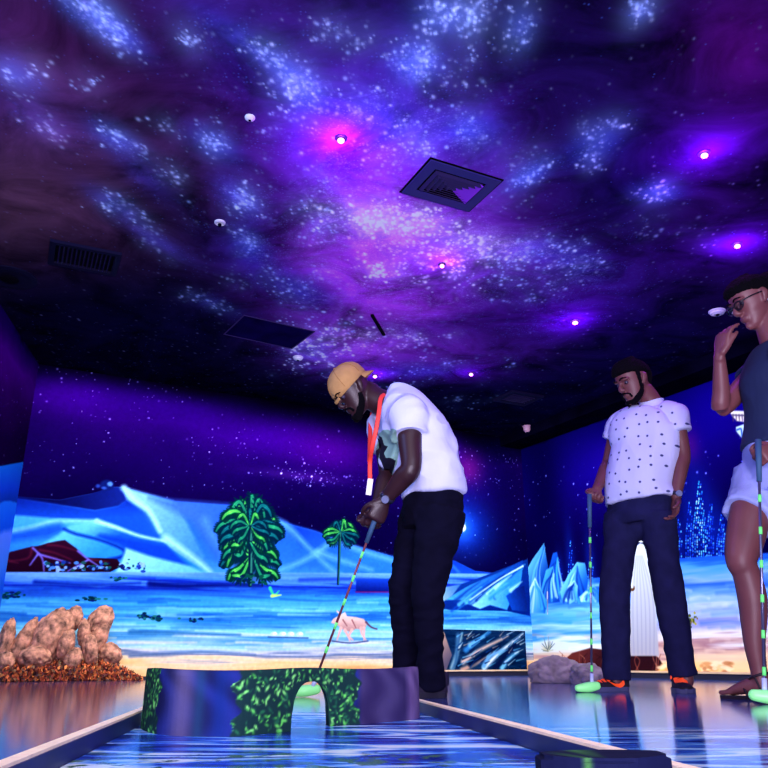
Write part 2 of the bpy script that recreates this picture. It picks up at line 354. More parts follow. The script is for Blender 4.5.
# palms
def palm(cx, cy, R, n, trunk, tw, seed, under=True):
    q = np.random.default_rng(seed); S = .0082
    W.line(trunk, tw, (8, 34, 60), tw * .7); W.line([(p[0] + .8, p[1]) for p in trunk], tw * .35, (60, 130, 120), tw * .3)
    fr_ = []
    for i in range(n):
        a = PI * (-.36 + 1.72 * (i + .5) / n) + q.uniform(-.12, .12); fr_.append((math.sin(a) + q.uniform(-.5, .5), a, R * q.uniform(.78, 1.05)))
    for _, a, l in sorted(fr_, key=lambda f: -f[0]):
        dp = R * q.uniform(.15, .55)
        pts = [(cx + math.cos(a) * l * .12, cy - math.sin(a) * l * .1), (cx + math.cos(a) * l * .5, cy - math.sin(a) * l * .72), (cx + math.cos(a) * l * .85, cy - math.sin(a) * l * .66 + dp * .35), (cx + math.cos(a) * l, cy - math.sin(a) * l * .5 + dp * .9)]
        P = [tuple(p) for p in cr(pts, 5)]; m = len(P); h = m // 2
        dk, md, lt = [((2, 40, 60), (10, 100, 90), (70, 190, 130)), ((2, 50, 50), (30, 150, 80), (150, 235, 110)), ((2, 34, 60), (6, 80, 100), (30, 140, 140))][int(q.choice(3, p=[.35, .4, .25]))]
        for k in range(1, m):
            t = k / m; wl = R * .22 * math.sin(PI * min(.97, t * .8 + .18)); dx, dy = P[k][0] - P[k - 1][0], P[k][1] - P[k - 1][1]; dl = math.hypot(dx, dy) + 1e-6; dx /= dl; dy /= dl
            for sg in (-1, 1): W.line([P[k], (P[k][0] + (dx * .7 - dy * sg * .8) * wl, P[k][1] + (dy * .7 + dx * sg * .8) * wl + wl * .3)], R * S * .13, dk, R * S * .03, soft=.006, smooth=False)
        for c, w_ in ((dk, .20), (md, .14), (lt, .07)):
            W.line(P[:h + 1], R * S * w_ * .35, c, R * S * w_, soft=.007, smooth=False); W.line(P[h:], R * S * w_, c, R * S * w_ * .15, soft=.007, smooth=False)
        W.line(P[2:], R * S * .012, dk, .002, soft=.004, smooth=False, alpha=.8)
W.blob((250, 552), .17, .26, (4, 36, 62), .95, k=2); W.blob((250, 525), .13, .12, (4, 40, 60), .9, k=2); W.blob((341, 532), .09, .07, (4, 50, 70), .8, k=2)
palm(252, 556, 32, 13, [(252, 556), (250, 580)], .05, 2); palm(248, 540, 30, 12, [(251, 548), (250, 585)], .05, 9); palm(251, 522, 34, 15, [(252, 520), (251, 540)], .05, 1); palm(250, 526, 22, 9, [(251, 530), (250, 540)], .05, 5)
palm(341, 532, 18, 13, [(340, 530), (339, 560), (338, 584)], .034, 3)
for i in range(26): W.disc((250 + rs.normal() * 8, 578 + rs.normal() * 3), .02, random.choice([(4, 40, 60), (10, 80, 70), (6, 30, 90)]), .012)
W.line([(270, 588), (274, 595), (279, 591)], .03, (60, 190, 150), .01); W.line([(272, 596), (281, 595)], .03, (190, 220, 120), .01)
W.poly([(356, 579), (420, 579), (420, 591), (356, 592)], (24, 70, 190), (8, 20, 120), [(370, 579), (370, 592)]); W.line([(356, 592), (420, 592)], .012, (120, 20, 110), smooth=False)
# camel-coloured dog walking, pebbles
W.poly([(333, 619), (338, 616), (345, 612), (347, 616), (356, 617), (364, 619), (367, 625), (364, 630), (356, 629), (350, 632), (342, 629), (337, 625), (331, 623)], (236, 200, 192), (190, 140, 140), [(350, 617), (350, 631)])
for P in ([(341, 628), (339, 634), (337, 640)], [(345, 630), (348, 636), (350, 641)], [(352, 630), (349, 636), (353, 640)], [(361, 628), (362, 634), (366, 640)], [(364, 628), (364, 634), (364, 640)]): W.line(P, .03, (235, 180, 175), .012)
W.line([(366, 622), (371, 627), (377, 629)], .02, (110, 60, 90), .012); W.line([(340, 614), (337, 611)], .02, (250, 190, 190), .01); W.line([(332, 641), (350, 643), (368, 641)], .01, (60, 60, 120))
for P in ([(343, 620), (347, 626)], [(352, 620), (356, 628)]): W.line(P, .012, (150, 80, 90), .006)
for x in (274, 283, 291, 300): W.disc((x, 634.5), .035, (190, 215, 240), .026); W.disc((x + .8, 633.8), .02, (240, 250, 255), .012)
W.line([(268, 637), (308, 638)], .01, (60, 90, 150))
# blue mountain slabs
W.poly([(425, 606), (444, 590), (484, 576), (530, 558), (530, 616), (506, 611), (450, 610)], (14, 60, 150), (6, 40, 130), [(480, 570), (490, 610)])
for P, c, d in (([(466, 603), (490, 588), (523, 566), (521, 582), (512, 598), (507, 610), (490, 605), (480, 609)], (170, 225, 245), (60, 150, 220)),
                ([(444, 600), (470, 585), (500, 572), (523, 560), (522, 565), (490, 583), (462, 600)], (80, 165, 225), (16, 70, 170)),
                ([(430, 601), (441, 588), (461, 584), (452, 596), (438, 605)], (190, 205, 200), (60, 110, 180)), ([(506, 596), (516, 588), (524, 586), (528, 612), (512, 610)], (20, 80, 180), (10, 30, 110))):
    W.poly(P, c, d, [P[0], P[len(P) // 2]], soft=.008)
for i in range(34):
    t = rs.uniform(0, 1); x = 446 + 66 * t; y = 606 - 30 * t + rs.uniform(-1, 14); L = rs.uniform(10, 26); x1 = min(525, x + L)
    W.line([(x, y), ((x + x1) / 2, y - (x1 - x) * .42), (x1, y - (x1 - x) * .78)], rs.uniform(.02, .05), random.choice([(20, 80, 180), (200, 240, 250), (110, 195, 235), (8, 40, 130), (50, 140, 215), (14, 60, 150)]), .006, soft=.012, alpha=.75)
W.line([(523, 566), (500, 579), (470, 600)], .02, (215, 245, 250), .008, soft=.008)
W.I *= (1 - .10 * (n3[..., None] - .5))

# ---- right wall picture
W = right; n1 = fbm(W.I.shape[:2], (5, 8), 5); n2 = fbm(W.I.shape[:2], (50, 7), 3)
W.layer([(515, 441), (768, 345), (900, 290)], [(515, 600), (768, 560), (900, 540)], [(0, (2, 1, 12)), (.03, (3, 1, 16)), (.07, (22, 4, 120)), (.35, (22, 2, 124)), (.7, (10, 0, 72)), (1, (8, 2, 66))], .12, nz=n1)
W.blob((545, 500), .35, .9, (6, 0, 62), .85); W.blob((610, 455), .3, .2, (44, 8, 150), .5); W.blob((690, 445), .10, .16, (110, 10, 120), .8); W.blob((715, 400), .4, .3, (30, 0, 165), .6); W.blob((760, 500), .3, .4, (4, 0, 60), .6)
W.stars(170, .95, 2.3, bright=(60, 200)); W.stars(40, 1.5, 2.2, r=(.008, .014), bright=(120, 230))
def tower(x, y0, y1, w_, hot):
    W.blob((x, (y0 + y1) / 2), w_ * .006 + .05, (y1 - y0) * .007, (14, 40, 170), .6)
    y = y0
    while y < y1:
        f = (y - y0) / (y1 - y0); hw = w_ * (.15 + .85 * min(1, f * 1.6))
        xx = x - hw
        while xx < x + hw:
            if rs.random() < .75: W.disc((xx, y + rs.uniform(-.5, .5)), .007, random.choice(hot), .009)
            xx += 2.1
        y += 2.4
hot1 = [(40, 90, 220), (20, 60, 190), (90, 160, 240)]; hot2 = [(60, 170, 240), (190, 235, 250), (40, 100, 225), (120, 210, 245)]
tower(571, 541, 596, 3, hot1); tower(591, 546, 596, 3, hot1); tower(560, 560, 590, 3, hot1); tower(700, 482, 560, 7, hot2); tower(690, 500, 560, 4, hot1); tower(711, 500, 558, 4, hot1); tower(722, 515, 560, 5, hot1); tower(679, 520, 560, 4, hot1)
W.layer([(515, 584), (560, 582), (620, 575), (660, 560), (700, 557), (768, 553), (900, 548)], [(515, 684), (900, 684)],
        [(0, (40, 100, 225)), (.06, (90, 160, 240)), (.14, (150, 180, 244)), (.24, (60, 110, 226)), (.32, (120, 165, 242)), (.42, (190, 205, 246)), (.5, (165, 160, 226)), (.58, (215, 205, 236)), (.66, (240, 232, 236)), (.72, (190, 140, 150)), (.78, (240, 205, 180)), (.86, (255, 226, 190)), (.93, (255, 205, 140)), (1, (240, 180, 120))], .22, nz=n2)
W.layer([(515, 586), (600, 586), (640, 590)], [(515, 655), (600, 655), (640, 655)], [(0, (30, 90, 210)), (.2, (40, 110, 220)), (.35, (150, 215, 245)), (.5, (70, 160, 232)), (.62, (190, 228, 245)), (.72, (60, 150, 220)), (.82, (220, 232, 240)), (1, (225, 205, 190))], .25, alpha=.85, nz=n2)
for i in range(90):
    y = rs.uniform(585, 655); x = rs.uniform(520, 780); L = rs.uniform(15, 60)
    c = random.choice([(200, 215, 248), (120, 160, 240), (230, 235, 250), (70, 120, 228)] if y < 632 else [(250, 225, 205), (255, 240, 220), (205, 150, 140), (235, 200, 190)])
    W.line([(x, y), (x + L * .5, y - 2), (x + L, y)], rs.uniform(.01, .03), c, .004, soft=.02, alpha=rs.uniform(.3, .7))
for P, c, d in (([(524, 575), (532, 560), (544, 543), (546, 555), (550, 579), (545, 600), (524, 600)], (120, 200, 240), (16, 70, 170)),
                ([(548, 572), (553, 553), (557, 552), (561, 575), (560, 592), (548, 596)], (30, 100, 215), (14, 50, 170)),
                ([(560, 592), (568, 575), (577, 562), (585, 563), (588, 580), (586, 597), (562, 600)], (130, 205, 235), (24, 90, 190)),
                ([(541, 590), (546, 570), (553, 566), (556, 585), (560, 602), (545, 604)], (90, 180, 235), (16, 70, 170)),
                ([(522, 613), (528, 592), (535, 577), (540, 588), (548, 603), (545, 613)], (210, 242, 248), (40, 130, 200)),
                ([(563, 600), (568, 586), (574, 580), (578, 586), (577, 600), (570, 604)], (190, 232, 240), (40, 130, 200)),
                ([(579, 597), (587, 590), (594, 585), (602, 596), (600, 602), (582, 602)], (150, 215, 240), (40, 110, 200))):
    W.poly(P, c, d, [P[1], (P[0][0] + 22, P[0][1])], soft=.008)
    cx_ = sum(p[0] for p in P) / len(P); top_ = min(P, key=lambda p: p[1])
    for i in range(12):
        f = rs.uniform(-1, 1); yb_ = max(p[1] for p in P) - rs.uniform(1, 8); W.line([(top_[0] + f * 1.5, top_[1] + 3 + abs(f) * 8), (cx_ + f * 5, (top_[1] + yb_) / 2), (cx_ + f * 10, yb_)], .016, random.choice([(205, 240, 248), (10, 50, 150), (80, 175, 228), (30, 100, 200)]), .03, soft=.01, alpha=.6)
for i in range(40):        # little bush and post
    a = rs.uniform(0, PI); l = rs.uniform(6, 15); W.line([(548, 651), (548 + math.cos(a) * l * .6, 651 - math.sin(a) * l)], .008, random.choice([(225, 215, 190), (150, 140, 120), (90, 100, 110)]), .003, smooth=False)
W.line([(547.5, 592), (547.5, 614)], .014, (225, 200, 200), .01, smooth=False); W.line([(547.5, 600), (547.5, 612)], .014, (120, 110, 140), .006, smooth=False)
# brown tent humps, sand pebbles
W.poly([(564, 660), (572, 653), (590, 648), (606, 650), (620, 655), (640, 649), (650, 648), (660, 660), (668, 672), (560, 673)], (120, 50, 50), (60, 20, 34), [(580, 650), (600, 673)])
for i in range(26):
    x = rs.uniform(566, 660); W.line([(x, 671 - rs.uniform(0, 4)), (x + rs.uniform(-4, 4), 660), (x + rs.uniform(-8, 8), 651 + rs.uniform(0, 4))], .014, random.choice([(160, 84, 74), (54, 16, 26), (190, 120, 100), (90, 34, 44)]), .005, alpha=.8)
W.poly([(655, 673), (662, 664), (690, 660), (730, 662), (768, 658), (768, 676), (655, 676)], (252, 216, 172), (255, 200, 130), [(700, 660), (700, 675)], soft=.02)
for i in range(36): W.disc((rs.uniform(660, 735), rs.uniform(662, 673)), rs.uniform(.02, .05), random.choice([(255, 232, 200), (215, 160, 110), (190, 130, 90)]), .014, soft=.01, a=.8)
W.line([(690, 640), (689, 628), (692, 619)], .03, (150, 110, 60), .02)
for i in range(26): W.disc((691 + rs.normal() * 3, 621 + rs.normal() * 3.2), rs.uniform(.006, .014), random.choice([(190, 180, 90), (110, 110, 40), (150, 120, 50), (80, 90, 60)]))
# robed figure
W.poly([(634, 548), (640, 543), (647, 545), (651, 565), (655, 600), (658, 640), (659, 656), (630, 656), (630, 620), (631, 585), (630, 565)], (216, 218, 228), (190, 180, 192), [(640, 545), (645, 655)])
for x in (634, 638, 642, 646, 650, 654): W.line([(638 + (x - 640) * .3, 556), (x - 1, 600), (x, 654)], .008, (165, 160, 185), .014, alpha=.6)
W.disc((641, 536), .05, (240, 240, 245), .06); W.disc((639, 537), .025, (120, 80, 60), .035); W.disc((632, 588), .035, (120, 75, 55), .03); W.line([(633, 556), (631, 572), (632, 586)], .05, (222, 225, 240), .04)
# pale draped shape painted near the woman
W.poly([(729, 410.5), (744, 411), (768, 413), (768, 421), (744, 422), (737, 421), (732, 416)], (238, 232, 222)); W.poly([(736, 427), (744, 424), (768, 424), (768, 438), (744, 440), (740, 436), (736, 431)], (205, 225, 235))
for x in (733, 736, 739, 742, 746, 750): W.line([(x, 415), (x + .5, 421)], .014, (120, 90, 120), .006)
W.line([(732, 415), (744, 415.5)], .012, (110, 90, 130)); W.line([(737, 430), (741, 429), (742, 436)], .014, (60, 100, 190))
# ---- left wall picture
W = left; n1 = fbm(W.I.shape[:2], (6, 6), 5)
W.layer([(-60, 240), (0, 284), (45, 370)], [(-60, 480), (0, 466), (22, 462), (45, 460)], [(0, (2, 0, 16)), (.12, (50, 0, 100)), (.3, (84, 0, 132)), (.55, (46, 0, 80)), (.8, (24, 0, 52)), (1, (20, 0, 48))], .25, nz=n1)
W.stars(160, 1.1, 2.5, bright=(50, 160))
W.layer([(-200, 440), (-60, 470), (0, 466), (22, 462), (45, 461)], [(-200, 830), (-60, 720), (0, 690), (22, 680), (45, 670)], [(0, (20, 90, 190)), (.12, (20, 60, 180)), (.19, (16, 50, 150)), (.2, (30, 100, 210)), (.3, (20, 80, 200)), (.32, (90, 120, 225)), (.45, (70, 120, 220)), (.55, (30, 90, 210)), (.8, (120, 180, 230)), (1, (230, 190, 160))], .08, nz=n1)

M_mural = vmat('mural_paint', .9, .0)
for cv, nm in ((back, 'wall_back'), (right, 'wall_right'), (left, 'wall_left')):
    tag(cv.build(nm, M_mural), kind='structure')

# ------------------------------------------------------------------ ceiling (painted galaxy)
CX0, CX1, CY0, CY1 = -3.5, 4.0, 1.6, 9.3; cres = .007
nx = int((CX1 - CX0) / cres) + 1; ny = int((CY1 - CY0) / cres) + 1
X, Y = np.meshgrid(np.linspace(CX0, CX1, nx), np.linspace(CY0, CY1, ny))
neb = np.zeros((ny, nx, 3)); neb[:] = (8, 4, 30); dens = np.full((ny, nx), .02)
def cb(px, py, rx, ry, ang, col=None, a=.8, d=0, k=1.0):   # rx, ry traced in the picture, carried over to the ceiling plane
    global neb, dens
    c = onz(px, py, CEIL); an = math.radians(ang); u = onz(px + rx * math.cos(an), py + rx * math.sin(an), CEIL) - c; v = onz(px - ry * math.sin(an), py + ry * math.cos(an), CEIL) - c
    det = u.x * v.y - u.y * v.x; dx = X - c.x; dy = Y - c.y; A = (dx * v.y - dy * v.x) / det; B = (-dx * u.y + dy * u.x) / det
    g = np.exp(-(A * A + B * B) ** k)
    if col is not None: neb = neb * (1 - (g * a)[..., None]) + np.array(col, float) * (g * a)[..., None]
    if d: dens = np.clip(dens + g * d, 0, 1)
# broad tints
cb(40, 190, 170, 110, 20, (74, 42, 62), .9); cb(0, 60, 150, 80, 0, (56, 18, 50), .85); cb(0, 230, 70, 50, 0, (92, 60, 72), .6); cb(190, 80, 120, 70, 20, (40, 12, 52), .6)
cb(60, 130, 60, 40, 30, (74, 40, 84), .5); cb(110, 320, 170, 45, 8, (5, 4, 30), .85); cb(250, 390, 300, 22, 8, (3, 2, 18), .9); cb(600, 60, 150, 70, 0, (8, 5, 46), .8)
cb(740, 60, 60, 60, 0, (84, 4, 90), .8); cb(700, 220, 130, 120, 0, (40, 10, 68), .8); cb(600, 190, 60, 60, 0, (10, 10, 60), .5); cb(620, 350, 120, 60, 0, (12, 5, 44), .9); cb(450, 430, 160, 26, 0, (3, 2, 20), .9); cb(520, 420, 60, 30, 0, (4, 3, 26), .8)
# galaxy
cb(330, 120, 150, 50, 40, (40, 20, 112), .6, .10); cb(380, 60, 60, 80, 10, (24, 10, 82), .6); cb(250, 60, 60, 30, 40, (20, 8, 80), .5)
cb(400, 200, 110, 80, 30, (96, 30, 168), .85, .2); cb(390, 250, 90, 60, 0, (130, 40, 180), .8, .25); cb(330, 190, 50, 40, 40, (78, 22, 140), .6, .1); cb(375, 222, 45, 22, 10, (190, 100, 225), .75, .55); cb(380, 300, 100, 35, 0, (110, 30, 160), .75, .2); cb(520, 270, 110, 35, 4, (74, 24, 130), .8, .25)
cb(350, 345, 66, 24, 0, (170, 60, 205), .85, .35); cb(430, 350, 76, 22, 0, (140, 44, 175), .75, .2); cb(370, 305, 90, 22, 6, (150, 44, 175), .55, .1); cb(520, 345, 60, 22, 0, (60, 20, 96), .5); cb(400, 372, 110, 14, 0, (56, 16, 90), .6, .1); cb(340, 270, 40, 22, 30, (140, 44, 180), .7, .25); cb(300, 200, 40, 50, 60, (50, 24, 120), .4, .12); cb(460, 320, 80, 16, 0, (44, 12, 86), .6)
cb(330, 305, 90, 14, 18, (24, 10, 70), .6); cb(450, 150, 60, 40, 0, (34, 24, 120), .5, .15); cb(560, 300, 60, 30, 0, (60, 16, 100), .5, .1); cb(250, 260, 60, 20, 30, (40, 20, 110), .6, .12)
cb(385, 250, 100, 62, 0, (176, 60, 214), .55, .1); cb(380, 222, 44, 14, 8, (190, 110, 235), .6, .3); cb(350, 348, 50, 16, 0, (180, 70, 205), .6, .2); cb(470, 250, 70, 20, 5, (150, 60, 190), .5, .25); cb(385, 312, 60, 14, 0, (170, 60, 190), .5, .1)
# star streams
for x, y, rx, ry, an, d, col in ((110, 25, 45, 12, 40, .5, (28, 48, 170)), (80, 8, 30, 14, 40, .4, (30, 40, 150)), (15, 75, 30, 16, 30, .25, (60, 60, 130)), (40, 120, 35, 14, 30, .3, (90, 50, 130)), (115, 138, 30, 12, 30, .35, (50, 60, 160)), (150, 180, 40, 14, 40, .3, (50, 40, 130)), (115, 205, 30, 9, 30, .35, (60, 60, 170)), (155, 240, 40, 8, 30, .3, (60, 50, 140)),
                                 (215, 145, 30, 14, 30, .3, (30, 40, 140)), (240, 200, 28, 14, 40, .5, (60, 50, 190)), (250, 245, 20, 14, 40, .4, (40, 60, 180)), (270, 60, 60, 10, 35, .35, (40, 50, 170)), (300, 90, 26, 16, 40, .35, (50, 70, 190)), (305, 65, 20, 8, 30, .2, None), (415, 65, 24, 20, 0, .5, (40, 70, 200)), (440, 15, 30, 18, 0, .4, (24, 40, 150)), (330, 30, 20, 10, 0, .25, None), (385, 115, 50, 26, 10, .3, (60, 60, 180)),
                                 (470, 130, 30, 16, 0, .3, (36, 50, 160)), (520, 30, 14, 20, 0, .35, (20, 40, 140)), (595, 145, 16, 30, 60, .3, (20, 40, 130)), (530, 175, 24, 10, 150, .4, (20, 50, 150)), (655, 192, 24, 10, 0, .35, (30, 60, 150)), (640, 12, 8, 12, 60, .4, (30, 50, 130)), (540, 250, 40, 12, 0, .35, (40, 40, 140)), (480, 245, 60, 12, 5, .4, (120, 60, 190)), (430, 225, 60, 10, 10, .45, (150, 90, 215)), (330, 220, 26, 14, 20, .45, (110, 50, 190)),
                                 (310, 350, 26, 12, 0, .6, (110, 80, 210)), (300, 290, 30, 12, 20, .3, (50, 50, 160)), (380, 335, 40, 8, 0, .4, None), (420, 372, 40, 6, 0, .4, (60, 50, 150)), (215, 305, 30, 8, 20, .25, (30, 26, 90)), (450, 305, 40, 8, 0, .25, None), (580, 265, 30, 14, 10, .4, (40, 30, 130)), (530, 330, 30, 8, 0, .2, None)):
    cb(x, y, rx, ry, an, col, .6, d)
gal = np.zeros_like(dens)
qs = np.random.default_rng(21); star = np.zeros_like(neb)
def put_star(x, y, sg, b, col, el=1.5):
    m = sg * 3; i0 = max(0, int((x - m - CX0) / cres)); i1 = min(nx, int((x + m - CX0) / cres) + 2); m2 = m * el; j0 = max(0, int((y - m2 - CY0) / cres)); j1 = min(ny, int((y + m2 - CY0) / cres) + 2)
    if i1 <= i0 or j1 <= j0: return
    g = np.exp(-((X[j0:j1, i0:i1] - x) ** 2 + ((Y[j0:j1, i0:i1] - y) / el) ** 2) / (sg * sg)) * b
    star[j0:j1, i0:i1] += g[..., None] * col
def cluster(px, py, rx, ry, ang, nsub, k, b=.6, tint=(.30, .52, 1.0), sz=1.0):
    an = math.radians(ang)
    for _ in range(nsub):
        u, v = qs.normal() * .6, qs.normal() * .6; sx_, sy_ = px + rx * u * math.cos(an) - ry * v * math.sin(an), py + rx * u * math.sin(an) + ry * v * math.cos(an)
        w_ = qs.uniform(1.5, 6); fa = an + qs.normal() * .5; wisp = onz(sx_, sy_, CEIL)
        put_star(wisp.x, wisp.y, .05 * sz * qs.uniform(.7, 1.6), b * .035, np.array(tint), 1.6)
        for _ in range(int(k * qs.uniform(.4, 1.6))):
            a_, c_ = qs.normal() * w_ * 1.6, qs.normal() * w_ * .5; q_ = onz(sx_ + a_ * math.cos(fa) - c_ * math.sin(fa), sy_ + a_ * math.sin(fa) + c_ * math.cos(fa), CEIL)
            f = q_.y / 4.5; t_ = np.array(tint) * (1 - .5 * qs.random()) + .5 * qs.random() * np.array((.8, .8, 1)); put_star(q_.x, q_.y, (.0036 + .0045 * qs.random() ** 3) * (.55 + .85 * f) * sz, b * (.04 + qs.random() ** 4 * 1.6), t_, 1.2 + .35 * f)
WH = (.75, .78, 1.0); PK_ = (.8, .45, 1.0)
for args in ((378, 220, 55, 14, 6, 60, 9, 1.0, WH), (380, 226, 22, 9, 0, 16, 10, 1.1, (.9, .88, 1)), (430, 222, 60, 10, 12, 36, 9, 1.0, WH), (470, 250, 60, 10, 4, 44, 9, .95, WH), (500, 265, 60, 16, 0, 36, 8, .8), (380, 271, 16, 8, 0, 10, 14, 1.3, WH), (450, 275, 40, 12, 0, 22, 8, .9, WH), (395, 245, 60, 10, 0, 26, 8, .8, PK_), (415, 262, 50, 10, 0, 20, 8, .8, WH),
             (312, 345, 22, 14, 0, 30, 16, 1.3, WH), (305, 325, 40, 10, 10, 22, 9, .9), (355, 340, 60, 12, 5, 34, 8, .8, PK_), (410, 335, 50, 8, 4, 20, 8, .8, WH), (440, 365, 60, 8, 0, 20, 7, .6), (400, 385, 70, 7, 0, 14, 6, .45), (345, 372, 60, 5, 0, 14, 6, .5), (290, 290, 40, 14, 30, 22, 8, .6), (325, 262, 30, 14, 30, 14, 7, .6),
             (312, 220, 26, 16, 30, 22, 9, .7), (320, 180, 30, 12, 30, 12, 7, .5), (300, 88, 22, 22, 40, 34, 9, .55), (285, 70, 40, 8, 35, 22, 8, .5), (265, 50, 30, 10, 35, 14, 6, .35), (330, 30, 22, 10, 0, 12, 7, .4), (415, 66, 16, 20, 10, 26, 9, .65), (440, 12, 22, 16, 0, 26, 8, .5), (475, 22, 14, 22, 10, 22, 8, .5), (520, 30, 10, 26, 10, 18, 8, .45),
             (385, 115, 50, 28, 10, 40, 8, .5), (420, 148, 14, 8, 0, 8, 9, .7), (470, 130, 26, 18, 0, 18, 7, .45), (450, 75, 20, 24, 0, 14, 7, .4), (395, 160, 40, 20, 0, 16, 6, .4), (365, 50, 30, 16, 0, 12, 6, .4), (110, 25, 26, 10, 45, 30, 10, .55), (80, 6, 26, 8, 30, 18, 8, .4), (10, 78, 18, 10, 30, 12, 7, .4, (.55, .6, .9)), (38, 68, 10, 6, 0, 5, 7, .5, (.6, .65, .9)),
             (45, 125, 22, 8, 30, 12, 7, .4, (.6, .5, .9)), (90, 83, 10, 5, 0, 4, 7, .5), (118, 138, 18, 8, 20, 14, 9, .6), (115, 205, 16, 8, 30, 16, 9, .6), (140, 220, 22, 5, 40, 12, 7, .4), (160, 165, 34, 10, 40, 20, 7, .4), (165, 125, 22, 8, 30, 10, 6, .4), (215, 143, 12, 8, 20, 16, 9, .7), (245, 205, 16, 14, 40, 26, 10, .75), (248, 245, 12, 10, 40, 16, 9, .6), (185, 40, 12, 6, 0, 8, 7, .5),
             (155, 250, 26, 6, 30, 10, 6, .4), (205, 300, 30, 5, 20, 16, 8, .45), (230, 275, 40, 14, 20, 12, 6, .35), (530, 175, 26, 7, 150, 22, 8, .5), (510, 155, 24, 16, 0, 12, 6, .35), (612, 125, 14, 4, 10, 8, 8, .5), (585, 130, 10, 5, 40, 8, 7, .4), (594, 152, 5, 16, 10, 14, 9, .55), (657, 192, 14, 6, 0, 14, 9, .7), (640, 12, 5, 12, 0, 12, 9, .55), (690, 240, 40, 20, 0, 8, 5, .3), (640, 225, 30, 14, 0, 8, 5, .3),
             (560, 250, 30, 10, 0, 20, 8, .55), (590, 265, 22, 8, 0, 14, 7, .5), (545, 285, 26, 10, 0, 14, 7, .5), (520, 300, 30, 8, 0, 10, 6, .4), (525, 250, 20, 8, 0, 14, 8, .6), (250, 180, 60, 40, 30, 14, 5, .3), (330, 150, 60, 30, 30, 18, 6, .35), (480, 200, 40, 20, 0, 14, 6, .4), (460, 400, 30, 8, 0, 8, 6, .4)):
    cluster(*args)
for _ in range(2600):
    q_ = (qs.uniform(CX0, CX1), qs.uniform(1.8, CY1)); put_star(q_[0], q_[1], .0055 * (.6 + q_[1] / 8), .03 + .22 * qs.random() ** 5, np.array((.45, .5, 1)), 1.4)
me = bpy.data.meshes.new('ceiling'); n = nx * ny
co = np.stack([X.ravel(), Y.ravel(), np.full(n, CEIL)], -1)
idx = np.arange(n).reshape(ny, nx); q = np.stack([idx[:-1, :-1], idx[1:, :-1], idx[1:, 1:], idx[:-1, 1:]], -1).reshape(-1, 4)
cn = np.array([[CX0, CY0, CEIL + .0005], [CX1, CY0, CEIL + .0005], [CX1, CY1, CEIL + .0005], [CX0, CY1, CEIL + .0005], [CX0, CY0, CEIL + .1], [CX1, CY0, CEIL + .1], [CX1, CY1, CEIL + .1], [CX0, CY1, CEIL + .1]])
co = np.concatenate([co, cn]); q = np.concatenate([q, np.array([[0, 3, 2, 1], [4, 5, 6, 7], [0, 1, 5, 4], [1, 2, 6, 5], [2, 3, 7, 6], [3, 0, 4, 7]]) + n])
me.vertices.add(len(co)); me.vertices.foreach_set('co', co.ravel()); me.loops.add(q.size); me.loops.foreach_set('vertex_index', q.ravel().astype(np.int32))
me.polygons.add(len(q)); me.polygons.foreach_set('loop_start', (np.arange(len(q)) * 4).astype(np.int32)); me.update(calc_edges=True); me.validate()
ca = me.color_attributes.new('paint', 'FLOAT_COLOR', 'POINT'); cc = np.ones((len(co), 4)); cc[:n, :3] = lin(np.clip(neb, 0, 255)).reshape(-1, 3) * 1.2; st2 = me.color_attributes.new('stars', 'FLOAT_COLOR', 'POINT'); c5 = np.ones((len(co), 4)); c5[:n, :3] = np.clip(star, 0, 1).reshape(-1, 3); c5[n:, :3] = 0; st2.data.foreach_set('color', c5.ravel()); cc[:n, 3] = dens.ravel(); cc[n:, :3] = .01
me.color_attributes['paint'].data.foreach_set('color', cc.ravel())
m = bpy.data.materials.new('galaxy_paint'); m.use_nodes = True; nt = m.node_tree; N = nt.nodes; Lk = nt.links.new; B = N['Principled BSDF']; B.inputs['Roughness'].default_value = .95; B.inputs['Specular IOR Level'].default_value = .0
atn = N.new('ShaderNodeAttribute'); atn.attribute_name = 'paint'; tc = N.new('ShaderNodeTexCoord')
def math_(op, a, b=None, cl=False):
    x = N.new('ShaderNodeMath'); x.operation = op; x.use_clamp = cl
    for i, v in enumerate((a, b)):
        if v is None: continue
        if isinstance(v, (int, float)): x.inputs[i].default_value = v
        else: Lk(v, x.inputs[i])
    return x.outputs[0]
def noise_(scale, detail=5, dist=0, rough=.55, vec=None):
    x = N.new('ShaderNodeTexNoise'); x.inputs['Scale'].default_value = scale; x.inputs['Detail'].default_value = detail; x.inputs['Distortion'].default_value = dist; x.inputs['Roughness'].default_value = rough
    Lk(vec or tc.outputs['Object'], x.inputs['Vector']); return x.outputs['Fac']
def mr_(v, a, b, c, d):
    x = N.new('ShaderNodeMapRange'); x.inputs[1].default_value = a; x.inputs[2].default_value = b; x.inputs[3].default_value = c; x.inputs[4].default_value = d; Lk(v, x.inputs[0]); return x.outputs[0]
mp = N.new('ShaderNodeMapping'); mp.inputs['Rotation'].default_value = (0, 0, math.radians(35)); mp.inputs['Scale'].default_value = (.8, .9, 1); Lk(tc.outputs['Object'], mp.inputs['Vector'])
cl = mr_(noise_(2.4, 8, .9, .62, mp.outputs[0]), .32, .68, .3, 2.4)
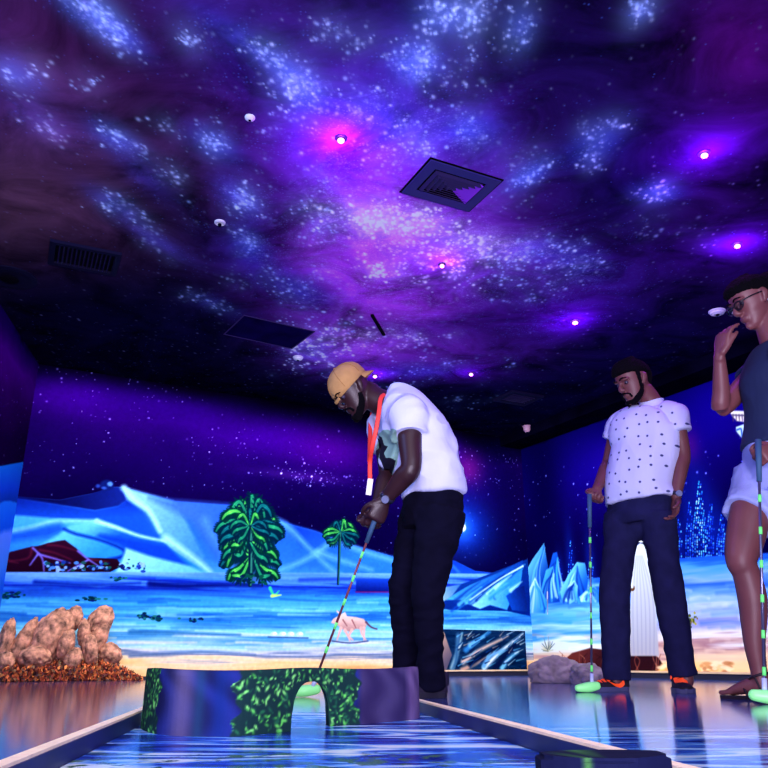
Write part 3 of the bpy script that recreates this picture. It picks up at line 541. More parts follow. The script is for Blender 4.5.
def star_layer(scale, rad, cut, gain):
    v = N.new('ShaderNodeTexVoronoi'); v.voronoi_dimensions = '2D'; v.inputs['Scale'].default_value = scale; Lk(tc.outputs['Object'], v.inputs['Vector'])
    sp = N.new('ShaderNodeSeparateColor'); Lk(v.outputs['Color'], sp.inputs[0])
    s = mr_(v.outputs['Distance'], 0, rad, 1, 0)
    s = math_('POWER', s, 1.5)
    patch = mr_(noise_(5.0, 6, .8, .7, mp.outputs[0]), .46, .62, .0, 2.2)
    dd = math_('MULTIPLY', atn.outputs['Alpha'], patch)
    on = math_('GREATER_THAN', dd, math_('MULTIPLY', sp.outputs[0], cut))
    br = math_('MULTIPLY', math_('ADD', math_('POWER', sp.outputs[1], 2.0), .15), gain)
    return math_('MULTIPLY', math_('MULTIPLY', s, on), br)
st = star_layer(58, .45, .7, .30)
fil = mr_(math_('ABSOLUTE', math_('SUBTRACT', noise_(3.4, 5, 1.1, .6, mp.outputs[0]), .5)), 0, .045, 1, 0)
fil = math_('MULTIPLY', fil, mr_(noise_(38, 3, .2, .6), .48, .66, 0, 1.6)); fil = math_('MULTIPLY', fil, math_('POWER', atn.outputs['Alpha'], 1.1))
st = math_('ADD', st, math_('MULTIPLY', fil, .25))
st = math_('ADD', st, math_('MULTIPLY', mr_(noise_(9, 9, .8, .78, mp.outputs[0]), .5, .72, 0, 1), math_('MULTIPLY', math_('POWER', atn.outputs['Alpha'], 1.3), .35)))
m1 = N.new('ShaderNodeMix'); m1.data_type = 'RGBA'; m1.blend_type = 'MULTIPLY'; m1.inputs[0].default_value = 1; Lk(atn.outputs['Color'], m1.inputs[6]); Lk(cl, m1.inputs[7])
# stars take the tint of the cloud they sit in
m2 = N.new('ShaderNodeMix'); m2.data_type = 'RGBA'; m2.inputs[6].default_value = (.10, .22, .95, 1); m2.inputs[7].default_value = (.8, .62, 1, 1); Lk(mr_(atn.outputs['Alpha'], .2, .9, 0, 1), m2.inputs[0])
m3 = N.new('ShaderNodeMix'); m3.data_type = 'RGBA'; m3.blend_type = 'MULTIPLY'; m3.inputs[0].default_value = 1; Lk(m2.outputs[2], m3.inputs[6]); Lk(st, m3.inputs[7])
m4 = N.new('ShaderNodeMix'); m4.data_type = 'RGBA'; m4.blend_type = 'ADD'; m4.inputs[0].default_value = 1; m4.clamp_result = True; Lk(m1.outputs[2], m4.inputs[6]); Lk(m3.outputs[2], m4.inputs[7])
at2 = N.new('ShaderNodeAttribute'); at2.attribute_name = 'stars'; m5 = N.new('ShaderNodeMix'); m5.data_type = 'RGBA'; m5.blend_type = 'ADD'; m5.inputs[0].default_value = 1; m5.clamp_result = True; Lk(m4.outputs[2], m5.inputs[6]); Lk(at2.outputs['Color'], m5.inputs[7])
Lk(m5.outputs[2], B.inputs['Base Color'])
tag(link('ceiling', me, m), kind='structure')

# ------------------------------------------------------------------ floor
fm = bpy.data.materials.new('glossy_floor'); fm.use_nodes = True; nt = fm.node_tree; N = nt.nodes; Lk = nt.links.new; B = N['Principled BSDF']; tc = N.new('ShaderNodeTexCoord')
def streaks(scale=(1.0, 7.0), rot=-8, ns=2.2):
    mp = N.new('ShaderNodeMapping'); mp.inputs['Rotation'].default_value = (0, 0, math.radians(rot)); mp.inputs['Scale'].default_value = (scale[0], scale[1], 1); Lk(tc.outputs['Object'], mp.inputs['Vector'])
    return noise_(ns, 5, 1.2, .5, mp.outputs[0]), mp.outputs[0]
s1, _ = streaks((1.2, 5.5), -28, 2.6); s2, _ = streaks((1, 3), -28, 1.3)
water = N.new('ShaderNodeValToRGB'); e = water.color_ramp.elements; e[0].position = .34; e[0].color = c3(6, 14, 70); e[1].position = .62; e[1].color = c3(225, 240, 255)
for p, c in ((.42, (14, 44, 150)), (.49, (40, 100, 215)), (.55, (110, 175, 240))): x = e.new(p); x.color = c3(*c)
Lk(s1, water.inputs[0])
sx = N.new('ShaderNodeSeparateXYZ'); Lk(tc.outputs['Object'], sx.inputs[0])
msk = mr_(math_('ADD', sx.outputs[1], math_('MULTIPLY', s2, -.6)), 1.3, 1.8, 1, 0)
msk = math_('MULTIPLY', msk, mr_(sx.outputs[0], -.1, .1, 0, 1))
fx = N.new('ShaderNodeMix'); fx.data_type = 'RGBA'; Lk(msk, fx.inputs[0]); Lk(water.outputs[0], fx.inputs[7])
fb = N.new('ShaderNodeMix'); fb.data_type = 'RGBA'; fb.inputs[6].default_value = c3(66, 56, 96); fb.inputs[7].default_value = c3(40, 70, 150); Lk(mr_(sx.outputs[0], -.6, .4, 0, 1), fb.inputs[0]); Lk(fb.outputs[2], fx.inputs[6])  # violet to blue base tint; the blue carries the wall's reflection
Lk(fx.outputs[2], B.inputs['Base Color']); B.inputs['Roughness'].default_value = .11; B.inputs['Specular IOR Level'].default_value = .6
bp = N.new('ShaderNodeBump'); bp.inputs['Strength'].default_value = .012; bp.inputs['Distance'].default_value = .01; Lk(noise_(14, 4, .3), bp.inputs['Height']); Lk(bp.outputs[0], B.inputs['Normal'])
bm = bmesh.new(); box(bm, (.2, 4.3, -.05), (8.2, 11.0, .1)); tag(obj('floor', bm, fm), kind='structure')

lm = bpy.data.materials.new('painted_water'); lm.use_nodes = True; nt = lm.node_tree; N = nt.nodes; Lk = nt.links.new; B = N['Principled BSDF']; tc = N.new('ShaderNodeTexCoord')
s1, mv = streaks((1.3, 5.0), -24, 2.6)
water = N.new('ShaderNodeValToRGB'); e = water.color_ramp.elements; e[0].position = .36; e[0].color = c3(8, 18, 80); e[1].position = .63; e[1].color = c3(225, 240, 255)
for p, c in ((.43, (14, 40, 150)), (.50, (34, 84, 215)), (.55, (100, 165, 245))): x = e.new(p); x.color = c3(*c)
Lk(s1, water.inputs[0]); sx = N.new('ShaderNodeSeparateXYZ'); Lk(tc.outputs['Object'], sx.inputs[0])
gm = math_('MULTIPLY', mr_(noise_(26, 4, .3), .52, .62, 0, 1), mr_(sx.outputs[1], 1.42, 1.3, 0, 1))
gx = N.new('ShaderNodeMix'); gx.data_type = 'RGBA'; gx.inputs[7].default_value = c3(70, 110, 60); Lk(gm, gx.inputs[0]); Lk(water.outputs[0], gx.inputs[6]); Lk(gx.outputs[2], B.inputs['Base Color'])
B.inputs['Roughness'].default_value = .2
bp = N.new('ShaderNodeBump'); bp.inputs['Strength'].default_value = .03; bp.inputs['Distance'].default_value = .01; Lk(noise_(20, 4, .3), bp.inputs['Height']); Lk(bp.outputs[0], B.inputs['Normal'])

# lane edges from the rails' top lines
RH = .035
Lp = [onz(0, 768, RH), onz(140, 711, RH)]; Rp = [onz(615, 751, RH), onz(425, 702, RH)]
ld = ((Lp[1] - Lp[0]).normalized() + (Rp[1] - Rp[0]).normalized()).normalized()
nrm = Vector((ld.y, -ld.x, 0))                       # to the right
def railpts(base, t0, t1): return base + ld * t0, base + ld * t1
M_rail = mat('rail_side', c3(20, 26, 80), .45, var=.3, vscale=9); M_railtop = mat('rail_top', c3(255, 226, 190), .45, var=.12, vscale=30, bump=.2)
RW = .024
def rail(base, t0, t1, label, sgn):
    a, b = railpts(base, t0, t1); a = a + nrm * sgn * RW / 2; b = b + nrm * sgn * RW / 2
    root = empty('lane_rail', (a.x, a.y, 0), label, 'lane edging', 'rails along the painted lane')
    L = (b - a).length; c = (a + b) / 2; R = Matrix.Rotation(math.atan2(ld.y, ld.x), 3, 'Z')
    bm = bmesh.new(); box(bm, (c.x, c.y, (RH - .004) / 2 + .0005), (L, RW, RH - .005), R); bmesh.ops.bevel(bm, geom=bm.edges, offset=.001, segments=1); obj('side_board', bm, M_rail, root)
    bm = bmesh.new(); box(bm, (c.x, c.y, RH - .002), (L, RW * .8, .004), R); obj('top_strip', bm, M_railtop, root)
rail(Lp[0], -.62, 1.33, 'low dark rail with pale top strip along the left side of the painted lane', -1)
rail(Rp[0], -.75, 1.42, 'low dark blue rail with pale top strip along the right side of the painted lane', 1)
a0 = Lp[0] - ld * .62; a1 = Lp[0] + ld * 1.33; b1 = Rp[0] + ld * 1.42; b0 = Rp[0] - ld * .75
bm = bmesh.new(); e_ = nrm * .0015; prism(bm, [((p + k * e_).x, (p + k * e_).y) for p, k in ((a0, 1), (b0, -1), (b1, -1), (a1, 1))], .0006, .0046)
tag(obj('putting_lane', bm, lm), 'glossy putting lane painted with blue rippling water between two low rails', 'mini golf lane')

# ------------------------------------------------------------------ obstacle with arch
def obstacle_colour(fn):
    return fn
fr = [onz(*p) for p in ((139, 730), (147, 734.5), (165, 738), (200, 739.5), (240, 739), (290, 734), (330, 729), (380, 725), (412, 722), (421, 719))]
fr = [Vector(p) for p in cr(fr, 6)]
OH = .124
cum = [0]
for a, b in zip(fr, fr[1:]): cum.append(cum[-1] + (b - a).length)
Ltot = cum[-1]
def fpt(s):
    s = min(max(s, 0), Ltot)
    for i in range(len(cum) - 1):
        if cum[i + 1] >= s: t = (s - cum[i]) / max(1e-9, cum[i + 1] - cum[i]); return fr[i].lerp(fr[i + 1], t)
    return fr[-1]
def sat_px(px): return min(range(300), key=lambda k: abs((lambda q: (q.x / (q.y * CT + (q.z - CAMH) * ST)) * FPX + 384)(fpt(Ltot * k / 299)) - px)) / 299 * Ltot
sa, sb = sat_px(291), sat_px(329)
AH = .098                                            # arch height
ac, ahw = (sa + sb) / 2, (sb - sa) / 2
chord = (fr[-1] - fr[0]).normalized(); backn = Vector((-chord.y, chord.x, 0))
THK = .10
bm = bmesh.new(); NS, NZ = 150, 34
def topz(s): return OH + .002 * math.sin(s * 14)
def arch_z(s):
    u = abs(s - ac) / ahw
    return 0 if u >= 1 else AH * (1 - u ** 2.6) ** (1 / 2.6)
ss = sorted(set([Ltot * i / NS for i in range(NS + 1)] + [ac - ahw, ac + ahw]))
def P(s, z, back_):
    f = fpt(s); e = .012 * (z / OH) * (1 if back_ else 1)            # leans back slightly, rounded shoulder
    rnd = .008 * max(0, (z / OH - .9) / .1) ** 2
    endr = .007 * (max(0, 1 - min(s, Ltot - s) / .02)) ** 2
    t = (THK - rnd) if back_ else (e + rnd)
    q = f + ld * t + chord * (endr if s < Ltot / 2 else -endr); q.z = z; return q
cols = []
for s in ss:
    z0 = arch_z(s)
    z0 = max(z0, .0048)
    F = [bm.verts.new(P(s, z0 + (topz(s) - z0) * j / NZ, False)) for j in range(NZ + 1)]
    K = [bm.verts.new(P(s, z0 + (topz(s) - z0) * j / NZ, True)) for j in range(NZ + 1)]
    cols.append((s, F, K))
for (s0, F0, K0), (s1_, F1, K1) in zip(cols, cols[1:]):
    for j in range(NZ):
        bm.faces.new((F0[j], F1[j], F1[j + 1], F0[j + 1])); bm.faces.new((K0[j], K0[j + 1], K1[j + 1], K1[j]))
    bm.faces.new((F0[NZ], F1[NZ], K1[NZ], K0[NZ])); bm.faces.new((F0[0], K0[0], K1[0], F1[0]))
for F, K in ((cols[0][1], cols[0][2]), (cols[-1][1], cols[-1][2])):
    for j in range(NZ): bm.faces.new((F[j], K[j], K[j + 1], F[j + 1]))
bmesh.ops.remove_doubles(bm, verts=bm.verts, dist=.00005)
bmesh.ops.recalc_face_normals(bm, faces=bm.faces)
me = bpy.data.meshes.new('arched_obstacle'); bm.to_mesh(me); bm.free()
ro = np.random.default_rng(11)
leaf = [(ro.uniform(0, Ltot), ro.uniform(.005, OH), ro.uniform(0, PI), ro.uniform(.003, .009)) for _ in range(900)]
gs = [(-.02, sat_px(155)), (sat_px(232), sat_px(358))]
fx0, fy0 = fr[0].x, fr[0].y
def obst_paint(co):
    out = np.zeros((len(co), 3)); z = co[:, 2]
    F = np.array([(*(fpt(Ltot * k / 400)).xy, Ltot * k / 400) for k in range(401)]); cr_ = F[:, 0] * ld.y - F[:, 1] * ld.x; cq = co[:, 0] * ld.y - co[:, 1] * ld.x   # position across the lane
    s = np.interp(cq, cr_, F[:, 2])
    base = np.array((16, 20, 62.)); out[:] = base
    f = .5 + .5 * np.sin(s * 60 + z * 30 + 2 * np.sin(z * 40 + s * 9)); out += f[:, None] * np.array((10, 16, 44.))
    lav = np.exp(-((s - sat_px(178)) / .03) ** 2); out = out * (1 - .7 * lav[:, None]) + np.array((92, 82, 116.)) * .7 * lav[:, None]
    tq = np.exp(-((s - sat_px(196)) / .012) ** 2); out = out * (1 - .5 * tq[:, None]) + np.array((20, 60, 90.)) * .5 * tq[:, None]
    bl = np.exp(-((s - sat_px(218)) / .018) ** 2); out = out * (1 - .6 * bl[:, None]) + np.array((8, 34, 104.)) * .6 * bl[:, None]
    rr = np.clip((s - sat_px(356)) / .02, 0, 1); out = out * (1 - rr[:, None]) + (np.array((38, 30, 70.)) + (f * 18)[:, None]) * rr[:, None]
    hi = rr * np.clip((s - sat_px(405)) / .03, 0, 1); out = out + hi[:, None] * np.array((46, 34, 40.))
    gr = np.zeros(len(co)); wob = .008 * np.sin(z * 90) + .005 * np.sin(z * 210 + 1)
    for a, b in gs: gr = np.maximum(gr, np.clip(np.minimum(s - a + wob, b - s + wob) / .004, 0, 1))
    out = out * (1 - gr[:, None]) + np.array((16, 42, 44.)) * gr[:, None]
    for (ls, lz, an, r) in leaf:
        dx = s - ls; dz = z - lz; m = (np.abs(dx) < .02) & (np.abs(dz) < .02) & (gr > .5)
        if not m.any(): continue
        u = dx[m] * math.cos(an) + dz[m] * math.sin(an); v = -dx[m] * math.sin(an) + dz[m] * math.cos(an)
        k = np.clip(1.3 - np.hypot(u / r, v / (r * .42)), 0, 1) * .9
        c = np.array(random.choice([(60, 150, 60), (96, 205, 84), (30, 96, 60), (130, 225, 110), (24, 80, 56)]), float)
        out[m] = out[m] * (1 - k[:, None]) + c * k[:, None]
    return lin(np.clip(out, 0, 255))
# finer skin so the painted leaves stay crisp
bmx = bmesh.new(); bmx.from_mesh(me); bmesh.ops.subdivide_edges(bmx, edges=bmx.edges, cuts=1, use_grid_fill=True); bmx.to_mesh(me); bmx.free()
paint_mesh(me, obst_paint)
M_obs = vmat('obstacle_paint', .8, .06, bump=.15, bscale=50)
for p in me.polygons: p.use_smooth = False
o = link('arched_obstacle', me, M_obs); tag(o, 'low curved block painted with green leaves with an arched ball hole across the lane', 'mini golf obstacle')
# low dark block closest to the camera
c0 = [onz(545, 800, 0), onz(672, 800, 0)]
yb = .80
def blk(px, Y): q = at(px, 765, Y); return (q.x, q.y)
bm = bmesh.new()
hz = CAMH + ray(610, 755).z / ray(610, 755).y * yb
outl = []
A, Bp = Vector((*blk(541, yb), 0)), Vector((*blk(672, yb + .01), 0))
for i in range(13):
    t = i / 12; p = A.lerp(Bp, t); outl.append((p.x, p.y - .035 * math.sin(PI * t)))
for i in range(13):
    t = 1 - i / 12; p = A.lerp(Bp, t); outl.append((p.x, p.y + .03 + .012 * math.sin(PI * t)))
prism(bm, outl, .005, hz); bmesh.ops.bevel(bm, geom=[e for e in bm.edges if e.calc_length() and abs((e.verts[0].co - e.verts[1].co).z) < 1e-5 and e.verts[0].co.z > .02], offset=.004, segments=3, affect='EDGES')
bmesh.ops.subdivide_edges(bm, edges=bm.edges, cuts=3, use_grid_fill=True)
me2 = bpy.data.meshes.new('low_obstacle'); bmesh.ops.recalc_face_normals(bm, faces=bm.faces); bm.to_mesh(me2); bm.free()
def low_paint(co):
    out = np.zeros((len(co), 3)); out[:] = (10, 14, 44)
    g = (np.clip(1 - np.abs(co[:, 0] - (A.x * .74 + Bp.x * .26) - co[:, 2] * .1) / .006, 0, 1) * (co[:, 2] > hz * .5))[:, None]; return lin(out * (1 - g) + np.array((60, 110, 50.)) * g)
paint_mesh(me2, low_paint); o = link('low_obstacle', me2, M_obs); tag(o, 'small dark curved block with a green paint patch at the bottom edge of the lane', 'mini golf obstacle')

# ------------------------------------------------------------------ trims, panel, rocks
M_base = mat('dark_skirting', c3(28, 22, 40), .5); M_pale = mat('pale_ledge', c3(222, 180, 140), .6, var=.15)
def strip(name, O, D, s0, s1, z0, z1, d0, d1, m, parent=None):
    D = Vector((D[0], D[1], 0)); Nn = Vector((D.y, -D.x, 0)); O = Vector((O[0], O[1], 0))      # toward the room
    bm = bmesh.new(); pts = [O + D * s0 + Nn * d0, O + D * s1 + Nn * d0, O + D * s1 + Nn * d1, O + D * s0 + Nn * d1]
    prism(bm, [(p.x, p.y) for p in pts], z0, z1); return obj(name, bm, m, parent)
sx_ = back.uv((436, 660))[0]
OB = (CORNER - DB * LB)
DRr = -DR
tag(strip('baseboard_back', OB, DB, .0, sx_, 0, .022, 0, .02, M_base), kind='structure')
tag(strip('trim_1', OB, DB, sx_, LB, 0, .045, 0, .16, M_base), kind='structure'); tag(strip('trim_2', OB, DB, sx_, LB - .0, .045, .058, 0, .168, M_pale), kind='structure')
tag(strip('baseboard_right', CORNER, DR, .0, 4.3, 0, .045, .0, .16, M_base), kind='structure'); tag(strip('trim_3', CORNER, DR, 0, 4.3, .045, .058, 0, .168, M_pale), kind='structure')
M_soff = mat('soffit_paint', c3(4, 3, 20), 1.0, spec=.0, var=.5, vscale=3)
tag(strip('trim_4', CORNER, DR, 0, 4.3, CEIL - .11, CEIL, 0, .29, M_soff), kind='structure')

# painted rock panel standing on the ledge
pn = Vector((DB.y, -DB.x)); pt = Canvas(OB + pn * .14, DB, LB, res=.1); pa, pb = pt.uv((430, 640))[0], pt.uv((525.5, 640))[0]
Opan = OB + DB * pa + pn * .14
pan = Canvas(Opan, DB, pb - pa, H=pt.uv((480, 630))[1], z0=.058, res=.004)
W = pan; W.I[:] = (10, 44, 84); nn = fbm(W.I.shape[:2], (12, 6), 4); W.I += (nn[..., None] - .5) * 60
W.poly([(430, 632), (444, 632), (452, 655), (446, 672), (430, 672)], (205, 160, 140), (110, 90, 110), [(435, 640), (450, 660)])
for P, c in (([(452, 668), (458, 650), (462, 634)], (160, 180, 190)), ([(458, 636), (456, 660), (452, 670)], (70, 110, 150)), ([(466, 650), (478, 640), (490, 632)], (60, 130, 190)), ([(463, 662), (480, 650), (508, 636)], (215, 180, 170)), ([(462, 670), (478, 662), (494, 652)], (190, 150, 140)), ([(484, 668), (500, 652), (523, 634)], (220, 225, 230)), ([(484, 666), (490, 656), (504, 650)], (120, 170, 215)),
             ([(502, 668), (510, 658), (518, 652)], (130, 190, 225)), ([(495, 668), (506, 654), (520, 640)], (8, 24, 70)), ([(470, 664), (486, 654), (500, 646)], (6, 20, 60)), ([(470, 645), (484, 637)], (120, 180, 220))):
    W.line(P, .05, c, .02, soft=.015)
for i in range(70):
    x = rs.uniform(456, 522); y = rs.uniform(634, 668); W.line([(x, y), (x + rs.uniform(3, 9), y - rs.uniform(2, 6))], .014, random.choice([(225, 225, 225), (20, 70, 130), (120, 180, 215), (8, 24, 70), (190, 150, 140)]), .004, alpha=.7)
o = pan.build('rock_panel', M_mural, thick=.014); tag(o, 'low painted panel of slanted grey blue rock standing in the corner by the ledge', 'painted panel')

def rock(name, c, r, seed, m, label, group, R=None, sq=1.0, parent=None, cat='rock', rough=.10):
    bm = bmesh.new(); bmesh.ops.create_icosphere(bm, subdivisions=5, radius=1)
    off = Vector((seed * 3.7, seed * 1.3, seed))
    for v in bm.verts:
        d = v.co.normalized(); k = 1 + rough * mnoise.fractal(d * 1.1 + off, 1, 2, 3) + .10 * mnoise.noise(d * 3.0 + off) + .045 * mnoise.fractal(d * 9 + off, 1, 2, 3)
        p = Vector((d.x * r[0], d.y * r[1], d.z * r[2])) * k
        if R is not None: p = R @ p
        v.co = p
    zmin = -c[2]
    for v in bm.verts: v.co.z = max(v.co.z, zmin + .001)
    o = obj(name, bm, m, smooth=True); o.location = c; return tag(o, label, cat, group)
M_rock = mat('sandstone', c3(176, 116, 92), .85, var=.85, vscale=20, bump=1.0, bscale=22)
M_rock2 = mat('grey_rock', c3(150, 130, 140), .85, var=.4, vscale=9, bump=1.0, bscale=14)
def wallpt(px, py, off):               # a point standing off from the back wall
    Nn = Vector((DB.y, -DB.x, 0)); C = Vector((0, 0, CAMH)); r = ray(px, py); O = Vector((OB.x, OB.y, 0)) + Nn * off
    return C + r * ((O - C).dot(Nn) / r.dot(Nn))
RL = [ # px, py, rx, rz (px), tilt, off, label
    (6, 640, 7, 22, .1, .22, 'narrow upright sandstone boulder at the far left edge of the rock pile'),
    (22, 645, 9, 27, .35, .20, 'tall leaning sandstone boulder second from the left in the pile'),
    (48, 640, 17, 33, .45, .24, 'largest pitted sandstone boulder leaning right in the middle of the pile'),
    (74, 618, 8, 12, .1, .16, 'small round sandstone knob on the shoulder of the largest boulder'),
    (100, 622, 12, 16, .5, .18, 'rounded sandstone boulder topping the right hand stack'),
    (34, 658, 16, 11, 0, .34, 'low round sandstone boulder in front of the leaning ones'),
    (66, 645, 8, 15, .2, .34, 'small upright sandstone in the gap between the two stacks'),
    (84, 634, 6, 14, -.1, .30, 'slim sandstone propping the left side of the right stack'),
    (90, 650, 8, 16, -.2, .34, 'upright egg shaped sandstone under the right stack top'),
    (73, 660, 8, 12, .3, .40, 'small sandstone lump at the front of the gap'),
    (110, 655, 11, 12, -.3, .26, 'squat sandstone boulder closing the right end of the pile'),
    (98, 638, 9, 20, .3, .22, 'thick sandstone neck carrying the right hand top boulder'),
    (5, 662, 9, 10, 0, .38, 'small sandstone half cut by the left edge of the view'),
]
for i, (px, py, rx, rz, tl, off, lb) in enumerate(RL):
    c = wallpt(px, py, off); dpt = c.y * CT + (c.z - CAMH) * ST; s = dpt / FPX
    Rm = Matrix.Rotation(math.atan2(DB.y, DB.x), 3, 'Z') @ Matrix.Rotation(tl, 3, 'Y')
    rock('sandstone_boulder', c, (rx * s, min(.11, rx * s), rz * s * 1.0), i + 1, M_rock, lb, 'sandstone boulders piled against the mural', Rm)
# orange scrub at the foot of the boulders
ms = bpy.data.materials.new('dry_leaves'); ms.use_nodes = True; ntt = ms.node_tree; a = ntt.nodes.new('ShaderNodeAttribute'); a.attribute_name = 'paint'; ntt.links.new(a.outputs['Color'], ntt.nodes['Principled BSDF'].inputs['Base Color']); ntt.nodes['Principled BSDF'].inputs['Roughness'].default_value = .8
bm = bmesh.new(); ly = bm.verts.layers.float_color.new('paint')
rl = random.Random(5)
for i in range(5200):
    px = rl.uniform(2, 142); hmax = 36 if px < 110 else 36 * max(.15, (146 - px) / 36)
    off = rl.uniform(.05, .50); b = wallpt(px, 678, off); zmax = .16 * (hmax / 36) * (1 - abs(off - .28) / .5)
    c = Vector((b.x, b.y, rl.uniform(.004, max(.01, zmax)))); L = rl.uniform(.016, .042)
    d = Vector((rl.gauss(0, .7), rl.gauss(0, .7), abs(rl.gauss(1.0, .6)))).normalized(); sd = d.cross(Vector((rl.gauss(0, 1), rl.gauss(0, 1), rl.gauss(0, 1)))).normalized()
    cc_ = c3(*rl.choice([(210, 96, 44), (150, 50, 30), (90, 30, 34), (235, 130, 60), (120, 80, 50), (60, 26, 30), (180, 70, 34)]))
    vs = [bm.verts.new(p) for p in (c - d * L * .5, c + sd * L * .28, c + d * L * .5, c - sd * L * .28 + d * L * .1)]
    for v in vs:
        v[ly] = cc_; v.co.z = max(v.co.z, .002)
    bm.faces.new(vs)
me = bpy.data.meshes.new('dry_leaf_litter'); bm.to_mesh(me); bm.free(); o = link('dry_leaf_litter', me, ms); tag(o, 'orange brown dry leaves heaped at the foot of the sandstone boulders', 'leaves', kind='stuff')
# grey rock in front of ledge
p = onz(556, 683); s = p.y * CT / FPX
rock('grey_boulder', (p.x, p.y, .055), (26 * s, .13, .12), 31, M_rock2, 'low grey boulder resting on the floor in front of the pale ledge', None, rough=.22)
p = onz(588, 684); rock('grey_boulder', (p.x, p.y, .04), (.11, .10, .085), 37, M_rock2, 'smaller grey boulder behind the middle player\'s putter', None, rough=.25)

# ------------------------------------------------------------------ ceiling fittings
M_metal = mat('dark_metal', c3(14, 10, 40), .7, .0, spec=.1); M_slat = mat('vent_slat', c3(30, 20, 66), .5); M_hole = mat('duct_black', c3(4, 3, 12), .9, spec=.05)
M_white = mat('white_plastic', c3(205, 205, 225), .5); M_lamp = mat('lamp_shell', c3(30, 12, 50), .35)
def quadframe(c4):                       # centre, axes, sizes from four traced ceiling corners
    P = [onz(*p, CEIL) for p in c4]; c = sum(P, Vector()) / 4
    u = ((P[1] - P[0]) + (P[2] - P[3])) / 2; v = ((P[3] - P[0]) + (P[2] - P[1])) / 2
    return c, math.atan2(u.y, u.x), u.length, v.length
def rectring(bm, R, c, w, h, t, z0, z1):
    for sx, sy, ww, hh in ((0, 1, w, t), (0, -1, w, t), (1, 0, t, h - 2 * t), (-1, 0, t, h - 2 * t)):
        q = R @ Vector((sx * (w - t) / 2, sy * (h - t) / 2, 0)); box(bm, (c.x + q.x, c.y + q.y, (z0 + z1) / 2), (ww, hh, z1 - z0), R)
M_louv_refl = mat('louvre_purple_reflection', c3(120, 40, 200), .35)  # purple reflection painted into the blade colour of one side
# four-way diffuser
c, an, w, h = quadframe([(430, 158), (503, 180.6), (467, 209.4), (402.7, 191.6)]); R = Matrix.Rotation(an, 3, 'Z')
root = empty('ceiling_diffuser', (c.x, c.y, CEIL), 'large square four way air diffuser with stepped louvres in the galaxy ceiling', 'air vent')
bm = bmesh.new(); rectring(bm, R, c, w, h, .055, CEIL - .012, CEIL - .0005); obj('frame', bm, mat('diffuser_frame', c3(34, 28, 96), .6), root)
bm = bmesh.new(); rectring(bm, R, c, w + .02, h + .02, .012, CEIL - .005, CEIL - .0004); obj('gasket', bm, M_hole, root)
bm = bmesh.new(); box(bm, (c.x, c.y, CEIL - .003), (w - .11, h - .11, .004), R); obj('duct', bm, M_hole, root)
for k in range(5):
    f = 1 - k * .19; ww, hh = (w - .13) * f, (h - .13) * f
    for a_ in range(4):                  # four sloping blades
        L_, D_ = (ww, hh) if a_ % 2 == 0 else (hh, ww); bm = bmesh.new()
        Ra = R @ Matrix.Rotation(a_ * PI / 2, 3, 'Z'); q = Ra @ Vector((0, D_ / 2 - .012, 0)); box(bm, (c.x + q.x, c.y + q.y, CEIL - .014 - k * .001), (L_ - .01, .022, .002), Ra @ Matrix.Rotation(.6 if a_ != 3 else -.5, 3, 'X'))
        obj('louvre', bm, M_louv_refl if a_ == 3 else M_slat, root)
# long slot vent
c, an, w, h = quadframe([(50, 237.6), (121, 253), (117, 273.7), (48, 262)]); R = Matrix.Rotation(an, 3, 'Z')
root = empty('ceiling_vent', (c.x, c.y, CEIL), 'dark rectangular air vent on the left of the ceiling', 'air vent')
bm = bmesh.new(); rectring(bm, R, c, w, h, .035, CEIL - .02, CEIL - .0005); obj('frame', bm, M_metal, root)
bm = bmesh.new(); box(bm, (c.x, c.y, CEIL - .003), (w - .07, h - .07, .004), R); obj('duct', bm, M_hole, root)
for k in range(13):
    q = R @ Vector((-w / 2 + .06 + (w - .12) * k / 12, 0, 0)); bm = bmesh.new(); box(bm, (c.x + q.x, c.y + q.y, CEIL - .012), (.004, h - .07, .014), R @ Matrix.Rotation(.5, 3, 'Y')); obj('slat', bm, M_slat, root)
# far vent
c, an, w, h = quadframe([(515, 390), (546, 396), (522, 404), (490, 399)]); R = Matrix.Rotation(an, 3, 'Z')
root = empty('ceiling_vent', (c.x, c.y, CEIL), 'small dark square air vent near the far corner of the ceiling', 'air vent')
bm = bmesh.new(); rectring(bm, R, c, w, h, .05, CEIL - .02, CEIL - .0005); obj('frame', bm, M_metal, root)
bm = bmesh.new(); box(bm, (c.x, c.y, CEIL - .003), (w - .1, h - .1, .004), R); obj('duct', bm, M_hole, root)
for k in range(5):
    q = R @ Vector((0, -h / 2 + .08 + (h - .16) * k / 4, 0)); bm = bmesh.new(); box(bm, (c.x + q.x, c.y + q.y, CEIL - .012), (w - .1, .004, .014), R); obj('slat', bm, M_slat, root)
# access hatch
c, an, w, h = quadframe([(242, 313.6), (311, 331), (296, 349), (225, 335)]); R = Matrix.Rotation(an, 3, 'Z')
root = empty('access_hatch', (c.x, c.y, CEIL), 'flush access hatch outlined by a thin pale seam in the ceiling', 'hatch')
bm = bmesh.new(); rectring(bm, R, c, w, h, .010, CEIL - .004, CEIL - .0005); obj('seam', bm, mat('seam_grey', c3(60, 46, 96), .9, spec=.0), root)
bm = bmesh.new(); box(bm, (c.x, c.y, CEIL - .001), (w - .02, h - .02, .001), R); obj('panel', bm, mat('hatch_paint', c3(16, 6, 58), 1.0, spec=.0, var=.5, vscale=5), root)
